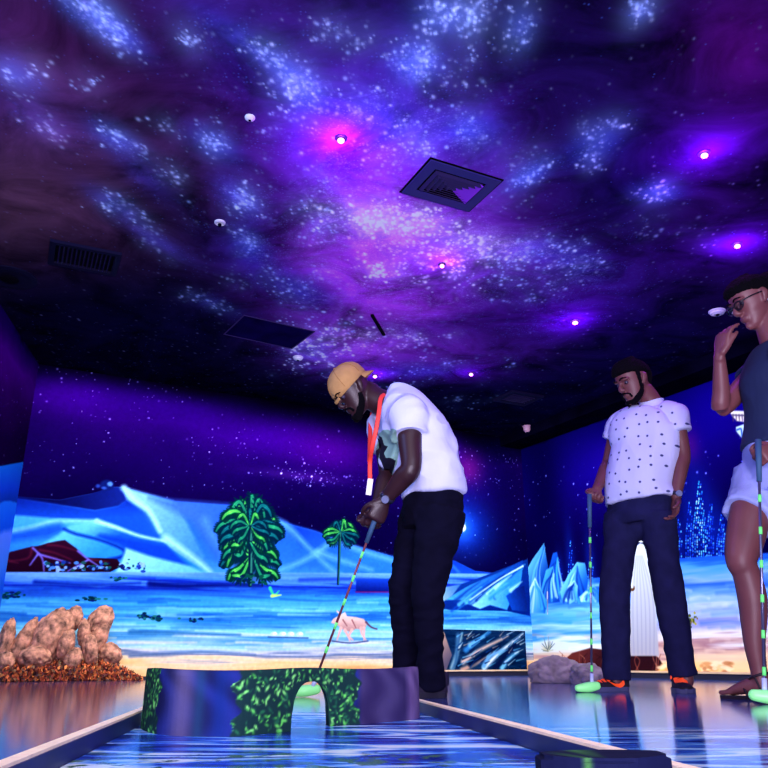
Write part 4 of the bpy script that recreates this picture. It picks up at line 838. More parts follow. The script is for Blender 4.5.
# dark slot
a_, b_ = onz(372, 314, CEIL), onz(384, 334, CEIL); d_ = b_ - a_; R = Matrix.Rotation(math.atan2(d_.y, d_.x), 3, 'Z'); cc_ = (a_ + b_) / 2
bm = bmesh.new(); box(bm, (cc_.x, cc_.y, CEIL - .008), (d_.length, .022, .015), R); bmesh.ops.bevel(bm, geom=bm.edges, offset=.003, segments=2); tag(obj('ceiling_slot', bm, M_hole), 'short dark slot fitting in the purple middle of the ceiling', 'slot vent')
def dome(name, px, py, r, label, cat, m, ringed=False, grp=None, dz=.03):
    p = onz(px, py, CEIL); root = empty(name, (p.x, p.y, CEIL), label, cat, grp)
    bm = bmesh.new()
    prof = [(r, 0), (r, -.006), (r * .86, -.012), (r * .8, -dz * .7), (r * .45, -dz), (.001, -dz)] if not ringed else [(r, 0), (r, -.008), (r * .8, -.012), (r * .62, -.008), (r * .5, -.006), (.001, -.006)]
    rings(bm, [[(p.x + a * math.cos(2 * PI * i / 24), p.y + a * math.sin(2 * PI * i / 24), CEIL - .0005 + z) for i in range(24)] for a, z in prof])
    obj('housing', bm, m, root, smooth=False)
    if ringed:
        bm = bmesh.new(); ball(bm, (p.x, p.y, CEIL - .02), (r * .35, r * .35, .012)); obj('lens', bm, M_hole, root, smooth=True)
    else:
        bm = bmesh.new(); cyl(bm, (p.x, p.y, CEIL - dz - .004), (p.x, p.y, CEIL - dz + .004), r * .25); obj('sensor', bm, M_hole, root)
    return root
dome('smoke_detector', 250, 117, .024, 'small white oval detector high on the dark left part of the ceiling', 'detector', M_white, dz=.018)
dome('ceiling_ring', 220, 222, .032, 'small white ring shaped fitting above the access hatch', 'ceiling fitting', M_white, True)
dome('smoke_detector', 298, 357, .045, 'small pale round detector just beside the access hatch', 'detector', M_white, dz=.03)
dome('smoke_detector', 717, 311, .060, 'white detector beside the woman\'s raised hand', 'detector', M_white, dz=.03)
dome('smoke_detector', 527, 426, .05, 'pale pinkish detector near the far ceiling corner', 'detector', mat('pink_plastic', c3(200, 150, 170), .5), dz=.07)
dome('ceiling_speaker', 10, 277, .17, 'dark round ceiling fixture cut by the left edge of the view', 'ceiling fixture', M_metal, True)
# corner camera
p = onz(540, 447, CEIL - .10); root = empty('corner_camera', (p.x, p.y, CEIL - .051), 'dark blue security camera under the ceiling in the far corner', 'camera')
bm = bmesh.new(); cyl(bm, (p.x, p.y, CEIL - .052), (p.x, p.y, CEIL - .07), .03); cyl(bm, (p.x, p.y, CEIL - .07), (p.x, p.y, CEIL - .13), .045); obj('body', bm, mat('camera_blue', c3(50, 44, 120), .5), root)
bm = bmesh.new(); ball(bm, (p.x, p.y, CEIL - .13), (.04, .04, .035)); obj('lens', bm, M_hole, root, smooth=True)
# violet lamps
M_em = mat('violet_lamp', c3(220, 90, 255), .3, emit=(1, .45, 1, 1), es=3)
for px, py, r, pw, lb in ((341, 138, .022, .75, 'glowing violet ceiling lamp above the putting man'), (704, 153, .022, 1.6, 'brightest violet ceiling lamp at the upper right'), (737, 244, .022, 1.4, 'violet ceiling lamp above the woman\'s head'), (575, 321, .026, 1.0, 'violet ceiling lamp above the middle man'),
                          (471, 373, .022, .25, 'tiny violet ceiling lamp between the two men'), (375, 375, .022, .25, 'tiny violet ceiling lamp just behind the tan cap'), (442, 264, .018, .15, 'tiny pink ceiling lamp below the square diffuser')):
    p = onz(px, py, CEIL); root = empty('ceiling_lamp', (p.x, p.y, CEIL), lb, 'ceiling lamp', 'violet lamps on the galaxy ceiling')
    bm = bmesh.new(); rings(bm, [[(p.x + a * math.cos(2 * PI * i / 20), p.y + a * math.sin(2 * PI * i / 20), CEIL + z) for i in range(20)] for a, z in ((r * 1.4, -.0005), (r * 1.4, -.004), (r * .8, -.006), (r * .3, -.008))]); obj('housing', bm, M_lamp, root)
    bm = bmesh.new(); ball(bm, (p.x, p.y, CEIL - .016), (r * .8, r * .8, .012)); obj('bulb', bm, M_em, root, smooth=True)
    L = bpy.data.lights.new('violet', 'POINT'); L.energy = pw * 13; L.color = (.42, .01, 1.0); L.shadow_soft_size = .02
    lo = bpy.data.objects.new('violet_glow', L); COL.objects.link(lo); lo.location = (p.x, p.y, CEIL - .105)

# ------------------------------------------------------------------ people
V = Vector
def basis(fwd, up=(0, 0, 1)):           # columns: right, forward, up
    f = V(fwd).normalized(); u = V(up); r = f.cross(u).normalized(); u = r.cross(f)
    return Matrix((r, f, u)).transposed()
HEADR = [(-.116, .016, .070, .048), (-.110, .030, .082, .020), (-.096, .043, .088, -.002), (-.075, .054, .086, -.030), (-.050, .061, .084, -.058), (-.025, .067, .082, -.078), (0, .071, .080, -.090),
         (.030, .074, .087, -.098), (.055, .075, .086, -.101), (.080, .068, .076, -.094), (.100, .052, .055, -.072), (.112, .030, .028, -.044), (.116, .010, .004, -.018)]
def head_geo(bm, c, B, sc=1.0, brow=1.0, beard=0.0, jaw=1.0):
    def T(p): return c + B @ (V(p) * sc)
    R_ = []
    for z, hw, yf, yb in HEADR:
        hw *= (jaw if z < -.04 else 1); yc = (yf + yb) / 2; hy = (yf - yb) / 2; ring = []
        for i in range(28):
            a = 2 * PI * i / 28; x = math.cos(a); y = math.sin(a)
            x = math.copysign(abs(x) ** .9, x); ring.append(T((hw * x, yc + hy * y, z)))
        R_.append(ring)
    rings(bm, R_)
    def seg(P, Rr, **k): limb(bm, [T(p) for p in P], [tuple(v * sc for v in (r if isinstance(r, tuple) else (r, r))) for r in Rr], side=B @ V((1, 0, 0)), n=12, k=3, **k)
    seg([(0, .082, .028), (0, .094, .004), (0, .106, -.018), (0, .094, -.030)], [(.009, .008), (.011, .010), (.016, .012), (.012, .008)])     # nose
    for sx in (-1, 1):
        seg([(sx * .010, .084, .026), (sx * .030, .086, .031), (sx * .052, .072, .026)], [.007 * brow, .009 * brow, .006])     # brow
        ear = [(sx * .072, -.004, -.030), (sx * .080, -.012, -.010), (sx * .084, -.020, .010), (sx * .080, -.020, .026)]
        seg(ear, [(.006, .010), (.007, .014), (.007, .017), (.006, .011)])
        seg([(sx * .012, .098, -.026), (sx * .016, .094, -.026)], [.008, .007])
    seg([(-.024, .084, -.052), (0, .093, -.050), (.024, .084, -.052)], [.005, .0075, .005]); seg([(-.020, .083, -.062), (0, .092, -.063), (.020, .083, -.062)], [.006, .0085, .006])
    seg([(0, .080, -.098), (0, .086, -.092)], [.016, .014])
    return T
def hand_geo(bm, wr, d, n, side_, curls=(55, 60, 45), thumb=None, sc=1.0, spread=4, tcurl=30, fingers=None):
    """wr wrist, d direction of the palm, n direction the palm faces, side_ +1 / -1 puts the thumb on d x n or the other side"""
    d = V(d).normalized(); n = (V(n) - d * V(n).dot(d)).normalized(); t = d.cross(n).normalized() * side_
    limb(bm, [wr - d * .02, wr + d * .012 * sc, wr + d * .045 * sc, wr + d * .085 * sc], [(.026 * sc, .019 * sc), (.028 * sc, .018 * sc), (.040 * sc, .016 * sc), (.042 * sc, .013 * sc)], side=t, n=16, k=3)
    tips = []
    for k, (off, L, r) in enumerate(((.031, .074, .0090), (.0105, .084, .0093), (-.0105, .078, .0088), (-.031, .062, .0078))):
        cu = curls if fingers is None else fingers[k]
        ang = 0; p = wr + d * .078 * sc + t * off * sc; dd = (d + t * math.tan(math.radians(spread)) * (off / .02)).normalized(); P_ = [p - dd * .02 * sc, p]
        for j, (fr_, c_) in enumerate(zip((.45, .30, .25), cu)):
            ang += math.radians(c_); v = dd * math.cos(ang) + n * math.sin(ang); p = p + v * L * fr_ * sc * (1.0); P_.append(p)
        limb(bm, P_, [r * sc * 1.05, r * sc, r * sc, r * .92 * sc, r * .78 * sc], side=t, n=10, k=3); tips.append(p)
    b = wr + d * .020 * sc + t * .024 * sc; a0 = (d * .70 + t * .62 + n * .34).normalized() if thumb is None else V(thumb).normalized()
    a1 = (a0 * math.cos(math.radians(tcurl)) + (d * .55 + n * .6 - t * .5).normalized() * math.sin(math.radians(tcurl))).normalized(); a2 = (a0 * .4 + (d * .45 + n * .65 - t * .65).normalized() * math.sin(math.radians(tcurl)) * 1.6).normalized()
    limb(bm, [b - a0 * .012 * sc, b + a0 * .020 * sc, b + a0 * .045 * sc, b + a0 * .045 * sc + a1 * .028 * sc, b + a0 * .045 * sc + a1 * .028 * sc + a2 * .022 * sc], [.015 * sc, .015 * sc, .0115 * sc, .0105 * sc, .0085 * sc], side=n, n=10, k=3)
    return tips
def wrinkle(a1, s1, a2=0, s2=60, ax=None):
    ax = V(ax or (1, 1, 1))
    def f(co):
        p = V((co.x * ax.x, co.y * ax.y, co.z * ax.z)); w = 1 - abs(mnoise.noise(p * s1)) * 2.2
        return a1 * w + (a2 * mnoise.noise(p * s2) if a2 else 0)
    return f
def shoe(par, heel, d, L, up, mat_up, mat_sole, mat_lace, label=None, swoosh=None, h=.075, outer=1):
    """heel: point on the floor under the heel; d: direction toward the toe"""
    d = V((d[0], d[1], 0)).normalized(); s = V((d.y, -d.x, 0))
    prof = [(0.0, .026, .070), (.04, .034, .078), (.10, .036, .088), (.16, .037, .080), (.22, .040, .062), (.28, .044, .052), (.34, .047, .046), (.42, .049, .040), (.5, .049, .037), (.58, .047, .035), (.68, .040, .032), (.74, .028, .028), (.77, .012, .022)]
    k = L / .80; bm = bmesh.new(); R_ = []
    for x, w_, hh in prof:
        x = x * k; w_ *= L / .29; z0 = .018; ring = []
        for i in range(20):
            a = 2 * PI * i / 20; cx, sy = math.cos(a), math.sin(a); yy = w_ * math.copysign(abs(cx) ** .75, cx) * (1 if sy < 0 else 1 - .25 * sy)
            zz = z0 + (hh * 1.18 - z0) * max(0, sy) ** .8 if sy > 0 else z0
            ring.append(heel + d * x + s * yy + V((0, 0, zz)))
        R_.append(ring)
    rings(bm, R_)
    # ankle collar
    limb(bm, [heel + d * .075 * k * 1.2 + V((0, 0, .05)), heel + d * .068 * k * 1.2 + V((0, 0, h + .03))], [(.036, .045), (.032, .042)], side=s, k=2, n=18, round_ends=False)
    me = fuse('shoe', bm, .004, 3); sh = link('shoe', me, mat_up, par)
    if label: sh['label'] = label
    bm = bmesh.new(); N_ = 40; ol = []
    for i in range(N_):
        a = 2 * PI * i / N_; u = .5 - .5 * math.cos(a); x = u * .785 * k; w_ = float(np.interp(x / k, [p[0] for p in prof], [p[1] for p in prof])) * L / .29 + .004
        w_ *= min(1, math.sqrt(max(0, 4 * u * (1 - u))) * 1.9); y = w_ * (1 if math.sin(a) > 0 else -1) if 0 < i < N_ and i != N_ // 2 else 0
        q = heel + d * (x - .004) + s * y; ol.append((q.x, q.y))
    prism(bm, ol, .0008, .022); bmesh.ops.bevel(bm, geom=[e for e in bm.edges if abs(e.verts[0].co.z - e.verts[1].co.z) < 1e-5], offset=.003, segments=2)
    so = obj('sole', bm, mat_sole, sh)
    if mat_lace:
        bm = bmesh.new()
        for j in range(5):
            x = (.19 + j * .055) * k; hh = 1.0 * float(np.interp(x / k, [p[0] for p in prof], [p[2] for p in prof])) * 1.18 + .001; w_ = .026
            for a, b in ((-1, 1), (1, -1)):
                p0 = heel + d * x + s * w_ * a + V((0, 0, hh - .010)); p1 = heel + d * (x + .02 * k) + s * w_ * b + V((0, 0, hh - .013)); pm = (p0 + p1) / 2 + V((0, 0, .012))
                limb(bm, [p0, pm, p1], [.0042] * 3, side=s, k=3, n=8)
        limb(bm, [heel + d * .17 * k + s * -.018 + V((0, 0, h + .012)), heel + d * .20 * k + V((0, 0, h + .006)), heel + d * .17 * k + s * .018 + V((0, 0, h + .012))], [.010, .012, .010], side=s, k=3, n=10)
        for a in (-1, 1): limb(bm, [heel + d * .19 * k + V((0, 0, h + .006)), heel + d * .23 * k + s * .03 * a + V((0, 0, h + .010)), heel + d * .25 * k + s * .04 * a + V((0, 0, h - .014))], [.004] * 3, side=s, k=3, n=8)
        lo = obj('laces', bm, mat_lace, sh, smooth=True); lo['label'] = 'neon orange laces and tongue'
    if swoosh:
        bm = bmesh.new(); pts = []
        for t, w0 in ((0, .012), (.12, .011), (.3, .009), (.55, .006), (.8, .003), (1, .0008)):
            x = .10 + t * .26; zz = .030 + .006 * math.sin(t * PI) * -1 + t * t * .022 + (.016 if t == 0 else (.006 if t < .2 else 0)); pts.append((x, zz, w0))
        lo_, hi_ = [], []
        for x, zz, w0 in pts:
            wd = float(np.interp(x, [p[0] for p in prof], [p[1] for p in prof])) * L / .29 + .0035
            for lst, sg in ((lo_, -1), (hi_, 1)):
                for e in (0, .002): lst.append(bm.verts.new(heel + d * (x * k) + s * (wd + e - (.004 if sg > 0 else 0)) * outer + V((0, 0, zz + sg * w0))))
        n_ = len(pts)
        for i in range(n_ - 1):
            a, b = i * 2, (i + 1) * 2
            for f in ((lo_[a + 1], lo_[b + 1], hi_[b + 1], hi_[a + 1]), (lo_[a], hi_[a], hi_[b], lo_[b]), (lo_[a], lo_[b], lo_[b + 1], lo_[a + 1]), (hi_[a], hi_[a + 1], hi_[b + 1], hi_[b])): bm.faces.new(f)
        for i in (0, (n_ - 1) * 2): bm.faces.new((lo_[i], lo_[i + 1], hi_[i + 1], hi_[i]))
        sw = obj('side_mark', bm, swoosh, sh); sw['label'] = 'orange curved tick mark'
    return sh
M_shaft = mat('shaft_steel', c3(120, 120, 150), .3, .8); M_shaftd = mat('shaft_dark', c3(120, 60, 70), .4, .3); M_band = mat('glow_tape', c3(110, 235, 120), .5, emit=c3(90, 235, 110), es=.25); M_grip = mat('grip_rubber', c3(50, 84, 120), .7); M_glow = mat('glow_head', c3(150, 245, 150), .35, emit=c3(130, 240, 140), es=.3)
def putter(top, foot, hd, label, shaftm, bands=6, grip=.17, sc=1.0):
    """top: end of the grip; foot: where the shaft meets the floor; hd: heading of the club head"""
    foot = V(foot); top = V(top); ax = (top - foot).normalized(); L = (top - foot).length; hd = V((hd[0], hd[1], 0)).normalized()
    root = empty('putter', (foot.x, foot.y, 0), label, 'golf club', 'putters held by the players')
    b = foot + ax * .05
    bm = bmesh.new(); cyl(bm, b, top - ax * .02, .0052, 14); obj('shaft', bm, shaftm, root, smooth=True)
    bm = bmesh.new(); cyl(bm, top - ax * grip, top, .0095, 14, .0125); obj('grip', bm, M_grip, root, smooth=True)
    for i in range(bands):
        f = b.lerp(top - ax * grip, (i + .35) / bands); bm = bmesh.new(); cyl(bm, f, f + ax * .028, .0064, 14); obj('tape_band', bm, M_band, root, smooth=True)
    bm = bmesh.new(); cyl(bm, foot + ax * .026, foot + ax * .085, .009, 14); obj('hosel', bm, mat('hosel', c3(190, 200, 235), .4), root, smooth=True)
    bm = bmesh.new(); c = V((foot.x, foot.y, .0235)); limb(bm, [c - hd * .030 * sc + V((0, 0, .006)), c + hd * .02 * sc, c + hd * .078 * sc - V((0, 0, .004))], [(.022 * sc, .019), (.030 * sc, .0225), (.020 * sc, .016)], side=(-hd.y, hd.x, 0), k=4, n=18, power=2.6)
    obj('club_head', bm, M_glow, root, smooth=True)
    return root
def eyes(par, T, B, c, closed=False, sc=1.0):
    for sx in (-1, 1):
        bm = bmesh.new(); ball(bm, T((sx * .032, .0735, .010)), .0105 * sc, seg=16); e = obj('eye', bm, M_eye, par, smooth=True)
        bm = bmesh.new(); ball(bm, T((sx * .032, .0800, .0065)), (.0055 * sc), seg=12); obj('iris', bm, M_iris, e, smooth=True)
M_eye = mat('eye_white', c3(60, 52, 74), .3); M_iris = mat('iris', c3(20, 12, 14), .3)
M_hair = mat('black_hair', c3(6, 4, 10), .85, bump=.8, bscale=260, spec=.08)
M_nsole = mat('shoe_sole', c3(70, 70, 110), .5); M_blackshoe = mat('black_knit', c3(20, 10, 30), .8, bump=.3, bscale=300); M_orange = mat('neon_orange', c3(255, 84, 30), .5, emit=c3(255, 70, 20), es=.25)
M_watch = mat('watch_band', c3(30, 30, 50), .4); M_watchf = mat('watch_face', c3(170, 180, 220), .25, .6)

# ================= middle man: polo shirt, standing, looking down at his club
M_skin2 = mat('skin_tan', c3(104, 58, 60), .5, var=.10, vscale=12, bump=.05, bscale=200, sss=.0)
Fw = V((-.66, -.75, 0)).normalized(); S = V((-Fw.y, Fw.x, 0)) * 1.0     # S: toward his left (image right)
S = V((.75, -.66, 0)).normalized()
Y2 = 4.05
pel = at(639, 512, Y2); che = at(646, 445, Y2); nb2 = at(652, 408, Y2 + .01)
shL = at(675, 413, Y2 - .10); shR = at(619, 424, Y2 + .10)
elL = at(683, 455, Y2 - .10); wrL = at(676, 497, Y2 - .12)
elR = at(609, 463, Y2 + .17); wrR = at(597, 489, Y2 + .02)
hd2 = at(633, 382, Y2 - .03)
root = empty('person', (pel.x, pel.y, 0), 'man in a white spotted polo shirt and dark trousers looking down at his club', 'person')
bm = bmesh.new()
B2 = basis((-.90, -.34, -.44)); T2 = head_geo(bm, hd2, B2, .99)
limb(bm, [hd2 + B2 @ V((0, -.035, -.06)), nb2 + V((0, 0, .035)), nb2 + V((.005, 0, -.05))], [(.056, .058), (.056, .058), (.075, .07)], side=S, k=4)
limb(bm, [pel + V((0, 0, -.02)), pel + V((0, 0, .10)), che + V((0, 0, -.02)), che + V((0, 0, .10)), nb2 + V((0, 0, -.04))], [(.120, .080), (.12, .085), (.15, .11), (.16, .10), (.09, .07)], side=S, k=4)
for sh, el, wr in ((shL, elL, wrL), (shR, elR, wrR)):
    limb(bm, [sh + (nb2 - sh) * .25, sh, sh.lerp(el, .5), el, el.lerp(wr, .3), wr], [.046, .047, .043, .038, .038, .025], side=Fw, k=4)
anL, anR = at(684, 664, Y2 - .06), at(614, 667, Y2 + .02); hipL = pel + S * .09 + V((0, 0, -.02)); hipR = pel - S * .09 + V((0, 0, -.02))
knL, knR = at(671, 592, Y2 - .06), at(616, 592, Y2 - .02)
for hp, kn, an in ((hipL, knL, anL), (hipR, knR, anR)): limb(bm, [hp, hp.lerp(kn, .5), kn, kn.lerp(an, .4), an, V((an.x, an.y, .05))], [.060, .060, .050, .050, .036, .036], side=S, k=4)
# left hand hanging, right hand on the grip
hand_geo(bm, wrL + V((0, 0, -.01)), at(672, 525, Y2 - .15) - wrL, V((-.8, -.2, 0)), -1, curls=(22, 28, 20), tcurl=15)
gripT2 = at(589.5, 500, Y2 - .08); foot2 = onz(592, 692.5, 0)
foot2 = V((foot2.x, foot2.y, 0))
ax2 = (gripT2 - foot2).normalized(); gp2 = gripT2 - ax2 * .035
dR = (gp2 + V((.012, .01, -.01)) - wrR); hand_geo(bm, wrR + V((0, 0, 0)), dR.normalized() + V((0, 0, -.25)), V((-.2, -.85, -.45)), 1, curls=(48, 62, 45), tcurl=40, sc=.97)
body = link('body', fuse('body', bm, .0045, 9), M_skin2, root)
eyes(body, T2, B2, hd2)
# hair and beard
bm = bmesh.new(); hr = []
for z, g0, fy in ((.022, .004, -.030), (.040, .010, .030), (.058, .013, .072), (.075, .015, .088), (.094, .016, .080), (.116, .020, .066), (.128, .016, .045), (.135, .006, .02)):
    i0 = [r[0] for r in HEADR]; hw = float(np.interp(min(z, .108), i0, [r[1] for r in HEADR])) + g0; yb = float(np.interp(min(z, .108), i0, [r[3] for r in HEADR])) - g0; yf = fy + .010
    hr.append([T2((hw * math.cos(2 * PI * i / 28) * (1 if z < .115 else 1), (yf + yb) / 2 + (yf - yb) / 2 * math.sin(2 * PI * i / 28), z)) for i in range(28)])
rings(bm, hr); limb(bm, [T2((0, -.082, .05)), T2((0, -.088, .0)), T2((0, -.068, -.045))], [(.068, .028), (.062, .022), (.045, .014)], side=B2 @ V((1, 0, 0)))
for sx in (-1, 1): limb(bm, [T2((sx * .074, .004, .05)), T2((sx * .0735, .014, .0)), T2((sx * .068, .022, -.04))], [(.007, .016), (.005, .012), (.004, .008)], side=B2 @ V((1, 0, 0)))
link('hair', fuse('hair', bm, .004, 3, wrinkle(.002, 90)), M_hair, body)
def beard(par, T, B, m, drop=.0, full=1.0):
    bm = bmesh.new(); X_ = B @ V((1, 0, 0))
    for sx in (-1, 1):
        limb(bm, [T((sx * .070, .012, -.03)), T((sx * .062, .030, -.066)), T((sx * .044, .062, -.092)), T((sx * .018, .084, -.106 - drop))], [(.003, .011), (.004, .015), (.006, .018), (.010, .014)], side=X_, k=4, n=14)
        limb(bm, [T((sx * .034, .083, -.070)), T((sx * .030, .087, -.052)), T((sx * .004, .098, -.041))], [.0055, .0045, .0045], side=X_, k=3, n=10)
    limb(bm, [T((-.030, .078, -.098)), T((0, .090, -.096 - drop * .5)), T((.030, .078, -.098))], [(.010, .013), (.010, .016), (.010, .013)], side=(0, 0, 1), k=4, n=14)
    link('beard', fuse('beard', bm, .003, 2, wrinkle(.0012, 160)), m, par)
beard(body, T2, B2, M_hair)
# eyebrows
def brows(par, T, B, m):
    for sx in (-1, 1):
        bm = bmesh.new(); limb(bm, [T((sx * .012, .093, .033)), T((sx * .032, .094, .040)), T((sx * .052, .080, .034))], [.0035, .004, .0025], side=B @ V((0, 0, 1)), k=3, n=8); obj('eyebrow', bm, m, par, smooth=True)
brows(body, T2, B2, M_hair)
# polo shirt
bm = bmesh.new()
hemc = at(640, 500, Y2)
limb(bm, [hemc + V((0, 0, -.005)), hemc + V((0, 0, .10)), che + V((0, 0, -.02)), che + V((0, 0, .09)), nb2 + V((0, 0, -.055)), nb2 + V((0, 0, -.01))], [(.186, .135), (.172, .130), (.180, .138), (.186, .125), (.125, .095), (.066, .066)], side=S, k=5, n=32, round_ends=False, power=2.2)
for sh, el in ((shL, elL), (shR, elR)):
    e = sh + (el - sh) * (.44 if sh is shL else .42); limb(bm, [sh + (nb2 - sh) * .45 + V((0, 0, -.01)), sh + V((0, 0, -.010)), sh.lerp(e, .6), e], [.070, .066, .066, .070], side=Fw, k=4, n=24, round_ends=False)
colr = basis(Fw)
me = fuse('polo_shirt', bm, .006, 16, wrinkle(.007, 8, .002, 20, (1, 1, .55)))
M_polo = mat('white_pique', c3(198, 200, 238), .8, bump=.15, bscale=300); nt = M_polo.node_tree; N = nt.nodes; Lk = nt.links.new
tc = N.new('ShaderNodeTexCoord'); mp = N.new('ShaderNodeMapping'); mp.inputs['Rotation'].default_value = (0, 0, -math.atan2(S.y, S.x)); Lk(tc.outputs['Object'], mp.inputs['Vector'])
sp = N.new('ShaderNodeSeparateXYZ'); Lk(mp.outputs[0], sp.inputs[0]); cb_ = N.new('ShaderNodeCombineXYZ'); Lk(sp.outputs[0], cb_.inputs[0]); Lk(sp.outputs[2], cb_.inputs[1])
vo = N.new('ShaderNodeTexVoronoi'); vo.voronoi_dimensions = '2D'; vo.inputs['Scale'].default_value = 17; vo.inputs['Randomness'].default_value = .45; Lk(cb_.outputs[0], vo.inputs['Vector'])
f_ = mr_(vo.outputs['Distance'], .085, .13, 1, 0); mx = N.new('ShaderNodeMix'); mx.data_type = 'RGBA'; mx.inputs[6].default_value = c3(198, 200, 238); mx.inputs[7].default_value = c3(50, 56, 110); Lk(f_, mx.inputs[0]); Lk(mx.outputs[2], N['Principled BSDF'].inputs['Base Color'])
shirt = link('polo_shirt', me, M_polo, root)
bm = bmesh.new(); R_ = []                                            # folded collar
for rad, z in ((.072, -.004), (.086, -.010), (.104, -.030), (.100, -.034), (.072, -.010), (.064, .016), (.062, .032), (.067, .034)):
    ring = []
    for i in range(30):
        a = 2 * PI * i / 30; p = colr @ V((math.cos(a) * rad * 1.02, math.sin(a) * rad, z - .022 * max(0, math.sin(a)) ** 2)); ring.append(nb2 + V((0, 0, .008)) + p)
    R_.append(ring)
rings(bm, R_, cap=False); obj('collar', bm, mat('white_collar', c3(198, 200, 238), .8), shirt, smooth=True)
bm = bmesh.new(); limb(bm, [nb2 + Fw * .080 + V((0, 0, -.035)), nb2 + Fw * .118 + V((0, 0, -.085)), nb2 + Fw * .142 + V((0, 0, -.15))], [(.013, .004)] * 3, side=S, k=3, n=10, round_ends=False); obj('placket', bm, mat('placket', c3(200, 200, 235), .8), shirt)
# trousers
M_pants2 = mat('navy_denim', c3(28, 28, 66), .95, spec=.08, var=.18, vscale=18, bump=.25, bscale=320)
bm = bmesh.new(); wa = at(640, 500, Y2)
limb(bm, [wa + V((0, 0, .02)), pel + V((0, 0, -.02)), pel + V((0, 0, -.06))], [(.162, .112), (.170, .122), (.155, .115)], side=S, k=4, n=28, round_ends=False)
kL = at(669, 592, Y2 - .06); kR = at(614.5, 592, Y2 - .02); hL = at(682, 666, Y2 - .04); hR = at(616, 672, Y2 + .02)
hL.z = .075; hR.z = .058
for hp, kn, an in ((hipL, kL, hL), (hipR, kR, hR)):
    up_ = hp.lerp(kn, .25); limb(bm, [hp + V((0, 0, -.0)), up_, hp.lerp(kn, .6), kn, kn.lerp(an, .45), kn.lerp(an, .85), an], [(.094, .105), (.086, .098), (.074, .084), (.072, .076), (.068, .073), (.062, .070), (.064, .074)], side=S, k=4, n=24, round_ends=False)
ball(bm, pel + V((0, 0, -.085)), (.085, .085, .065)); me = fuse('trousers', bm, .006, 5, wrinkle(.005, 8, .002, 24, (1, 1, 1.3))); tr = link('trousers', me, M_pants2, root)
# shoes, watch
aR = onz(628, 690, 0); shoe(root, V((hR.x + .055, hR.y + .02, 0)), (-1, -.22), .285, None, M_blackshoe, M_nsole, M_orange, 'black running shoe pointing left', swoosh=M_orange, outer=-1)
shoe(root, V((hL.x - .012, hL.y + .05, 0)), (-.22, -1), .285, None, M_blackshoe, M_nsole, M_orange, 'black running shoe pointing at the viewer')
def watch(par, wr, d, r=.029, face=(0, -1, .3), m=None):
    d = V(d).normalized(); bm = bmesh.new(); limb(bm, [wr - d * .009, wr + d * .009], [r, r], side=(0, 1, 0), k=1, n=24, round_ends=False); wo = obj('wristwatch', bm, m or M_watch, par, smooth=True)
    f = V(face); f = (f - d * f.dot(d)).normalized(); bm = bmesh.new(); cyl(bm, wr + f * (r - .004), wr + f * (r + .006), .016, 20); obj('dial', bm, M_watchf, wo)
watch(root, wrL + V((0, 0, .012)), wrL - elL, .030, (.2, -1, 0))
putter(gripT2 + ax2 * .03, foot2, (-1, -.15), 'putter with glowing green head held upright by the man in the spotted polo', M_shaft, sc=.85)

# ================= putting man: bent over, backwards tan cap
M_skin1 = mat('skin_dark', c3(48, 24, 30), .45, var=.10, vscale=12, bump=.05, bscale=200)
Y1 = 3.37
F1 = V((-.96, -.27, 0)).normalized(); S1 = V((.27, -.96, 0)).normalized()      # S1 toward his left = toward the camera
pel1 = at(432, 507, Y1); che1 = at(418, 447, Y1); nb1 = at(388, 404, Y1); hd1 = at(353.5, 391, Y1 - .02)
shN = at(409, 416, Y1 - .15); shF = at(385, 426, Y1 + .15)
elN = at(411, 468, Y1 - .20); wrN = at(385, 500, Y1 - .10); elF = at(388, 474, Y1 + .10); wrF = at(377, 508, Y1 - .0)
root = empty('person', (pel1.x, pel1.y, 0), 'man bending to putt in a white t-shirt with a tan cap worn backwards', 'person')
bm = bmesh.new(); B1 = basis((-.70, -.22, -.74)); T1 = head_geo(bm, hd1, B1, .94)
limb(bm, [hd1 + B1 @ V((0, -.045, -.055)), hd1.lerp(nb1, .6), nb1 + V((.03, 0, -.03))], [(.058, .060), (.058, .058), (.08, .07)], side=S1, k=4)
limb(bm, [pel1, at(432, 478, Y1), che1, at(408, 425, Y1), nb1 + V((.02, 0, -.02))], [(.115, .080), (.125, .09), (.15, .11), (.14, .10), (.08, .07)], side=S1, k=4)
for sh, el, wr in ((shN, elN, wrN), (shF, elF, wrF)): limb(bm, [sh.lerp(nb1, .3), sh, sh.lerp(el, .5), el, el.lerp(wr, .3), wr], [.060, .060, .052, .043, .044, .027], side=F1, k=4)
hipN, hipF = pel1 + S1 * .09 + V((.01, 0, -.03)), pel1 - S1 * .09 + V((-.01, 0, -.03)); knN, knF = at(428, 590, Y1 - .10), at(404, 588, Y1 + .10); anN, anF = at(432, 672, Y1), at(404, 664, Y1 + .28)
for hp, kn, an in ((hipN, knN, anN), (hipF, knF, anF)): limb(bm, [hp, hp.lerp(kn, .5), kn, kn.lerp(an, .4), an, V((an.x, an.y, .05))], [.060, .058, .048, .046, .036, .036], side=S1, k=4)
